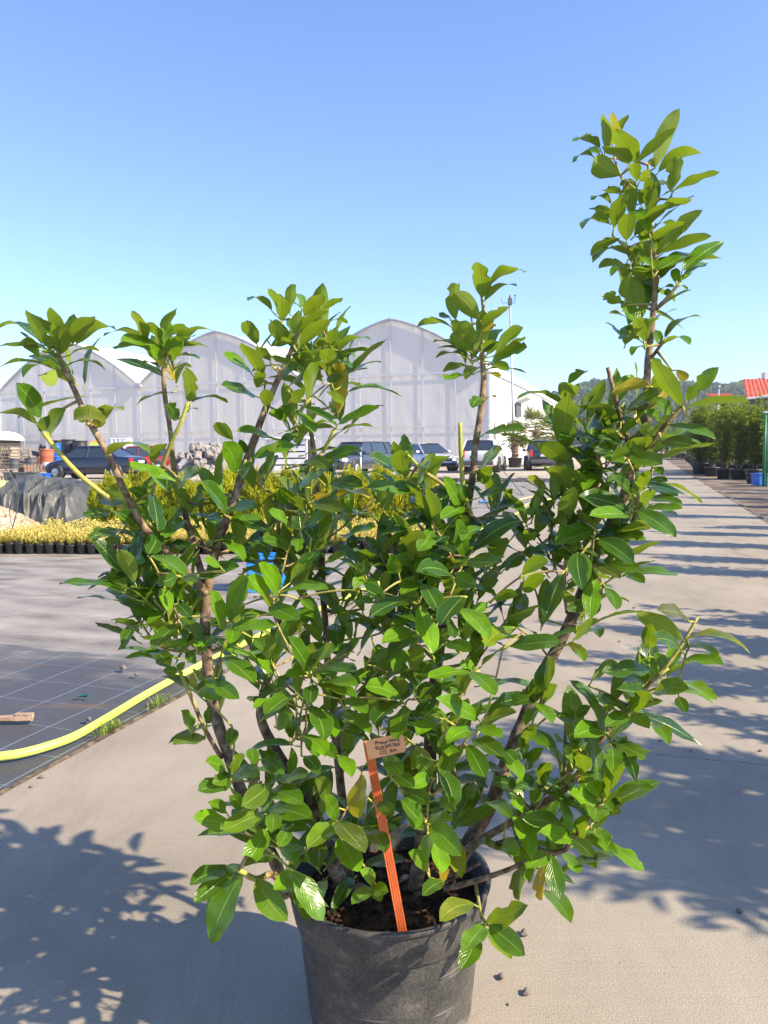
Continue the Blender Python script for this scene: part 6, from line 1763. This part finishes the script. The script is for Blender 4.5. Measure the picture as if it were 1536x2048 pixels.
# ---------------------------------------------------------------- red roofed house at the right
def house():
    Yh = 58.0
    a = P(1491, 795, Yh); 
    root = empty('red_roof_house', (a.x, Yh, 0), 0, 'house with a bright red tiled roof rising behind the hedge at the right edge', 'house')
    bx = a.x
    rt = noisy('red_tiles', (0.36, 0.045, 0.025), (0.55, 0.09, 0.045), 2, .6, .2)
    z0 = P(1491, 797, Yh).z; z1 = P(1486, 759, Yh + 3).z
    def tiles(name, x0, x1, xt0, xt1, y0, y1, zlo, zhi, ncol):
        mb = MB(); vs = []; fs = []; m_ = ncol * 6; nr = 14
        for j in range(nr + 1):
            t = j / nr
            for i in range(m_ + 1):
                u = i / m_
                x = (x0 + (x1 - x0) * u) * (1 - t) + (xt0 + (xt1 - xt0) * u) * t
                lip = .05 * (1 - (t * nr) % 1.0) if j < nr else 0
                z = zlo + (zhi - zlo) * t + .06 * abs(math.sin(u * ncol * PI)) + (.03 if j % 2 else 0)
                vs.append((x - bx, y0 + (y1 - y0) * t - Yh, z))
        for j in range(nr):
            for i in range(m_):
                q = j * (m_ + 1) + i; fs.append((q, q + 1, q + m_ + 2, q + m_ + 1))
        mb.add(vs, fs)
        return mb.build(name, rt, root)
    tiles('roof', bx + .05, bx + 9, P(1486, 759, Yh + 3).x, bx + 9, Yh, Yh + 3, z0, z1, 26)
    # rising verge and gable end below the slope
    mb = MB(); mb.add([(a_ + .47 * b_ , b_, c_) for a_, b_, c_ in [(.0, .2, 0), (9, .2, 0), (9, .2, z0), (0, .2, z0), (0, 6, 0), (9, 6, 0), (9, 6, z0), (0, 6, z0), (0, 3.0, z1 - .15), (9, 3.0, z1 - .15)]], [(0, 1, 2, 3), (4, 7, 6, 5), (0, 3, 8, 7, 4), (1, 5, 6, 9, 2)])
    mb.build('wall', plain('house_wall', (0.10, 0.085, 0.075), .9), root)
    mb = MB(); mb.tube([(-.1, -.1, z0 - .05), (9, -.1, z0 + 1.0)], .09, 6); mb.build('gutter', M['galv'], root)
    mb = MB(); mb.box((3.4, 3.2, z1 + .1), (1.1, .6, .9)); mb.build('chimney', plain('chimney_plaster', (.5, .5, .5), .8), root)
    zb0, zb1 = P(1455, 800, Yh + 8).z, P(1455, 788, Yh + 8).z
    tiles('annex_roof', P(1452, 800, Yh + 8).x, bx + .3, P(1460, 800, Yh + 8).x, bx + .3, Yh + 6, Yh + 8, zb0, zb1, 8)
    mb = MB(); mb.add([(P(1454, 800, Yh + 8).x - bx, 6.3, 0), (.3, 6.3, 0), (.3, 6.3, zb0), (P(1454, 800, Yh + 8).x - bx, 6.3, zb0)], [(0, 1, 2, 3)]); mb.build('annex_wall', plain('annex_wall', (0.2, 0.15, 0.12), .9), root)
house()

# ---------------------------------------------------------------- green pole, crates and pot by the hedge
def right_bits():
    b = GX(1527, 20.5, -.014); tp = P(1525, 826, 20.5)
    root = empty('green_post', b, 0, 'thin green metal post standing in front of the hedge at the right edge', 'post')
    h = tp.z - b.z
    gm = plain('green_paint', (0.015, 0.16, 0.06), .45)
    mb = MB(); mb.tube([(0, 0, 0), (0, 0, h)], .036, 10); mb.tube([(.07, 0, 0), (.07, 0, h)], .018, 8)
    mb.build('post', gm, root, True)
    mb = MB(); mb.box((.04, 0, h + .02), (.18, .1, .05)); mb.build('cap', M['galv'], root)
    mb = MB()
    for k in range(18): mb.box((.035, 0, .1 + k * h / 19), (.07, .02, .02))
    mb.build('rungs', gm, root)
    root = empty('blue_crate', GX(1526, 20.9, -.014), .1, 'blue plastic crate behind the green post', 'crate')
    mb = MB()
    for sx, sy, w, d in ((0, -.18, .44, .02), (0, .18, .44, .02), (-.22, 0, .02, .36), (.22, 0, .02, .36)):
        mb.box((sx, sy, .17), (w, d, .30), None, 0, 1.06)
    mb.box((0, 0, .03), (.42, .34, .02)); mb.build('shell', M['blue_plastic'], root)
    mb = MB()
    for sy in (-.20, .20): mb.box((0, sy, .32), (.50, .03, .035))
    for sx in (-.245, .245): mb.box((sx, 0, .32), (.03, .40, .035))
    mb.build('rim', M['blue_plastic'], root)
    barrel('black_pot', 1507, 22.0, -.014, .24, .42, M['black_plastic'], 'empty black pot with a pale rim left of the blue crate', .72, None, True, 0, 'pot')
right_bits()
# slim lamp post rising from the hedge
b = GX(1434, 33.0); tp = P(1434, 776, 33.0)
root = empty('thin_lamp_post', b, 0, 'slim pale post with a small lamp head rising out of the hedge', 'lamp post')
mb = MB(); mb.tube([(0, 0, 0), (0, 0, tp.z)], .025, 8); mb.build('pole', M['galv'], root, True)
mb = MB(); mb.lathe((0, 0, tp.z), [(.001, 0), (.07, .01), (.06, .09), (.001, .1)], 10); mb.build('lamp_head', M['galv'], root, True)

# ---------------------------------------------------------------- hose, its fitting, standpipes
def hose():
    path = [(-260, 1535), (-150, 1528), (-60, 1520), (0, 1513), (40, 1507), (90, 1494), (150, 1472), (220, 1432), (300, 1384), (400, 1330), (470, 1296), (545, 1258), (620, 1226), (700, 1192), (800, 1147), (900, 1096), (980, 1050), (1018, 1034), (1042, 1022), (1052, 1010), (1075, 1002), (1105, 998), (1150, 990)]
    r_ = .0165
    pts = [G(x, y, r_) for x, y in path]
    pts, _ = smooth_path(pts, [0] * len(pts), 8)
    mb = MB(); mb.tube(pts, r_, 14)
    o = mb.build('garden_hose', noisy('hose_yellow', (0.58, 0.72, 0.09), (0.70, 0.82, 0.14), 3, .42, .05), None, True)
    tag(o, 'thick yellow-green garden hose curving across the ground fabric beside the concrete', 'hose')
hose()
b = G(1000, 1004, .02)
root = empty('hose_connector', b, .25, 'small blue and tan hose connector lying at the far end of the hose', 'hose connector')
mb = MB(); mb.tube([(-.45, 0, .02), (.35, 0, .02)], .035, 8); mb.build('coupling', plain('blue_fitting', (.03, .13, .3), .5), root)
mb = MB(); mb.tube([(.36, 0, .02), (.9, .1, .1)], .03, 8); mb.build('nozzle', plain('tan_fitting', (.4, .3, .18), .6), root)
def standpipe(px, Y, h, label):
    root = empty('standpipe', GX(px, Y), 0, label, 'pipe')
    mb = MB(); mb.tube([(0, 0, 0), (0, 0, h)], .03, 8); mb.build('riser', M['galv'], root, True)
    mb = MB(); mb.lathe((0, 0, h), [(.001, -.02), (.06, 0), (.06, .10), (.03, .14), (.001, .15)], 10); mb.build('sprinkler_head', M['grey_plastic'], root, True)
standpipe(722, 25.0, 1.05, 'thin grey sprinkler pipe in front of the dark grey estate car')
standpipe(943, 27.0, .72, 'thin grey sprinkler pipe in front of the white hatchback')
# drooping black cable lines at left and at the white car
def cable(pix, Y, r_, name, label):
    pts = [P(x, y, Y) for x, y in pix]; pts, _ = smooth_path(pts, [0] * len(pts), 5)
    mb = MB(); mb.tube(pts, r_, 6); o = mb.build(name, M['grey_plastic'], None, True); tag(o, label, 'cable')
cable([(8, 905), (12, 950), (18, 1010), (22, 1044), (26, 1058)], 10.4, .005, 'thin_cable', 'thin grey wire hanging straight down left of the tarpaulin')
cable([(12, 938), (30, 965), (36, 1000), (32, 1030), (24, 1058)], 10.3, .008, 'thin_cable', 'thicker grey cable bowing to the right over the gravel mound')
def guy():
    a = P(985, 915, 33.0); b = G(1046, 990)
    mb = MB(); mb.tube([a, (a + b) / 2, b], .012, 5); o = mb.build('thin_cable', M['grey_plastic']); tag(o, 'straight black cable slanting down to the ground right of the white hatchback', 'cable')
guy()

# ---------------------------------------------------------------- blue tub behind the shrub
def blue_tub():
    b = G(528, 1182)
    root = empty('blue_tub', (b.x, b.y + .14, -.008), R(12), 'bright blue plastic tub standing on the fabric behind the shrub', 'tub')
    m = plain('bright_blue_plastic', (0.015, 0.22, 0.72), .35)
    mb = MB(); h = .26; w = .30; d = .24; t = .012
    for sx, sy, ww, dd in ((0, -d / 2, w, t), (0, d / 2, w, t), (-w / 2, 0, t, d - t * 2), (w / 2, 0, t, d - t * 2)):
        mb.box((sx, sy, h / 2), (ww, dd, h), None, 0, 1.04)
    mb.box((0, 0, .012), (w - .03, d - .03, .01)); mb.build('shell', m, root)
    mb = MB()
    for sy in (-1, 1): mb.box((0, sy * (d / 2 + .012), h + .004), (w + .07, .03, .02))
    for sx in (-1, 1): mb.box((sx * (w / 2 + .018), 0, h + .004), (.03, d - .008, .02))
    mb.build('rim', m, root)
blue_tub()

# ---------------------------------------------------------------- stick, stones, weeds
def stick():
    a = G(-30, 1437, .018); b = G(64, 1436, .018)
    mb = MB(); mb.tube([a, a.lerp(b, .35), a.lerp(b, .7), b], [.016, .014, .017, .015], 7, 0, True, None, .25)
    mb.box(b + Vector((-.03, 0, .01)), (.07, .02, .02))
    o = mb.build('wood_scrap', noisy('scrap_wood', (.26, .17, .11), (.42, .30, .21), 20, .9, .4), None); tag(o, 'short piece of brown scrap wood lying on the fabric at the left edge', 'wood')
stick()
pst = [stone_mesh(40 + s, 'pebble', noisy('pebble_stone_%d' % s, (.10, .085, .07), (.24, .21, .175), 30, .9, .3)) for s in range(3)]
PB = [(247, 1340, .050, 'pale pebble lying alone on the dark ground fabric'), (272, 1352, .030, 'smaller tan pebble right of the pale one on the dark fabric'), (178, 1442, .034, 'pale pebble touching the far side of the hose'),
      (83, 1557, .020, 'tiny pebble on the concrete close to the dirt joint'), (1048, 1872, .026, 'largest grey pebble on the concrete right of the pot'), (1052, 1990, .022, 'grey pebble near the bottom right of the pot'), (1003, 1958, .020, 'grey pebble with pale dust around it right of the pot'),
      (933, 2015, .026, 'dark pebble touching the right foot of the pot'), (1025, 1910, .014, 'small dark pebble beside the hanging leaves'), (1268, 1217, .022, 'small dark pebble far up the sunlit concrete'), (1240, 1284, .020, 'small pale pebble on the concrete left of the low right twig'),
      (1320, 1482, .014, 'small stone at the upper edge of the shade on the right'), (1382, 1503, .014, 'small stone inside the shade on the right'), (1150, 1372, .018, 'small dark stone on the concrete behind the right stem'), (1520, 1503, .016, 'small pale stone in the shade at the right edge'),
      (1478, 1825, .018, 'small dark stone in the shade at the lower right'), (1017, 2010, .008, 'tiny dark crumb low on the concrete right of the pot'), (62, 1575, .016, 'tiny pale pebble left on the concrete by the joint')]
rp = random.Random(6)
for x, y, s, lab in PB:
    o = bpy.data.objects.new('pebble', pst[rp.randrange(3)]); col.objects.link(o)
    g = G(x, y); o.location = (g.x, g.y, s * .28); o.scale = (s, s * .8, s * .75); o.rotation_euler = (rp.uniform(-.3, .3), rp.uniform(-.3, .3), rp.random() * 6); tag(o, lab, 'pebble')
o = bpy.data.objects.new('plastic_clip', None)
col.objects.unlink(o) if o.name in col.objects else None
bpy.data.objects.remove(o)
g = G(164, 1393, .01)
mb = MB(); mb.tube([g + Vector((.028 * math.cos(a), .012 * math.sin(a), 0)) for a in (0, .6, 1.2, 1.9, 2.6)], .007, 6)
o = mb.build('plastic_clip', plain('teal_plastic', (.01, .09, .09), .5)); tag(o, 'small teal plastic hook lying on the ground fabric', 'clip')
def weeds(px, py, n, sz, label):
    r = random.Random(int(px)); mb = MB(); c = G(px, py)
    for q in range(n):
        a = r.random() * 6.28; o_ = sz * .9 * r.random()
        p = c + RD * (o_ * math.cos(a) * 2.2) + RR * (o_ * .4 * math.sin(a))
        b_ = r.random() * 6.28; el = r.uniform(.5, 1.45)
        d = Vector((math.cos(b_) * math.cos(el), math.sin(b_) * math.cos(el), math.sin(el)))
        Lg = sz * r.uniform(.5, 1.5); w = r.uniform(.0012, .0026); s = d.cross(Vector((0, 0, 1))).normalized()
        e = p + d * Lg + Vector((d.x, d.y, -.6)) * Lg * .25; m_ = p + d * Lg * .55
        mb.add([p - s * w, p + s * w, m_ + s * w, m_ - s * w, e], [(0, 1, 2, 3), (3, 2, 4)], 0, None, (r.random(), 0, 0, 1))
    o = mb.build('weed_tuft', M['grass']); o['kind'] = 'stuff'; tag(o, label, 'weeds')
weeds(222, 1462, 130, .045, 'green weed tuft growing in the joint below the hose')
weeds(318, 1410, 90, .045, 'green weed tuft growing in the joint nearer the left stem')
weeds(560, 1275, 60, .04, 'small weed tuft in the joint behind the middle of the shrub')
weeds(1010, 1040, 50, .06, 'small weed tuft in the joint far behind the shrub')
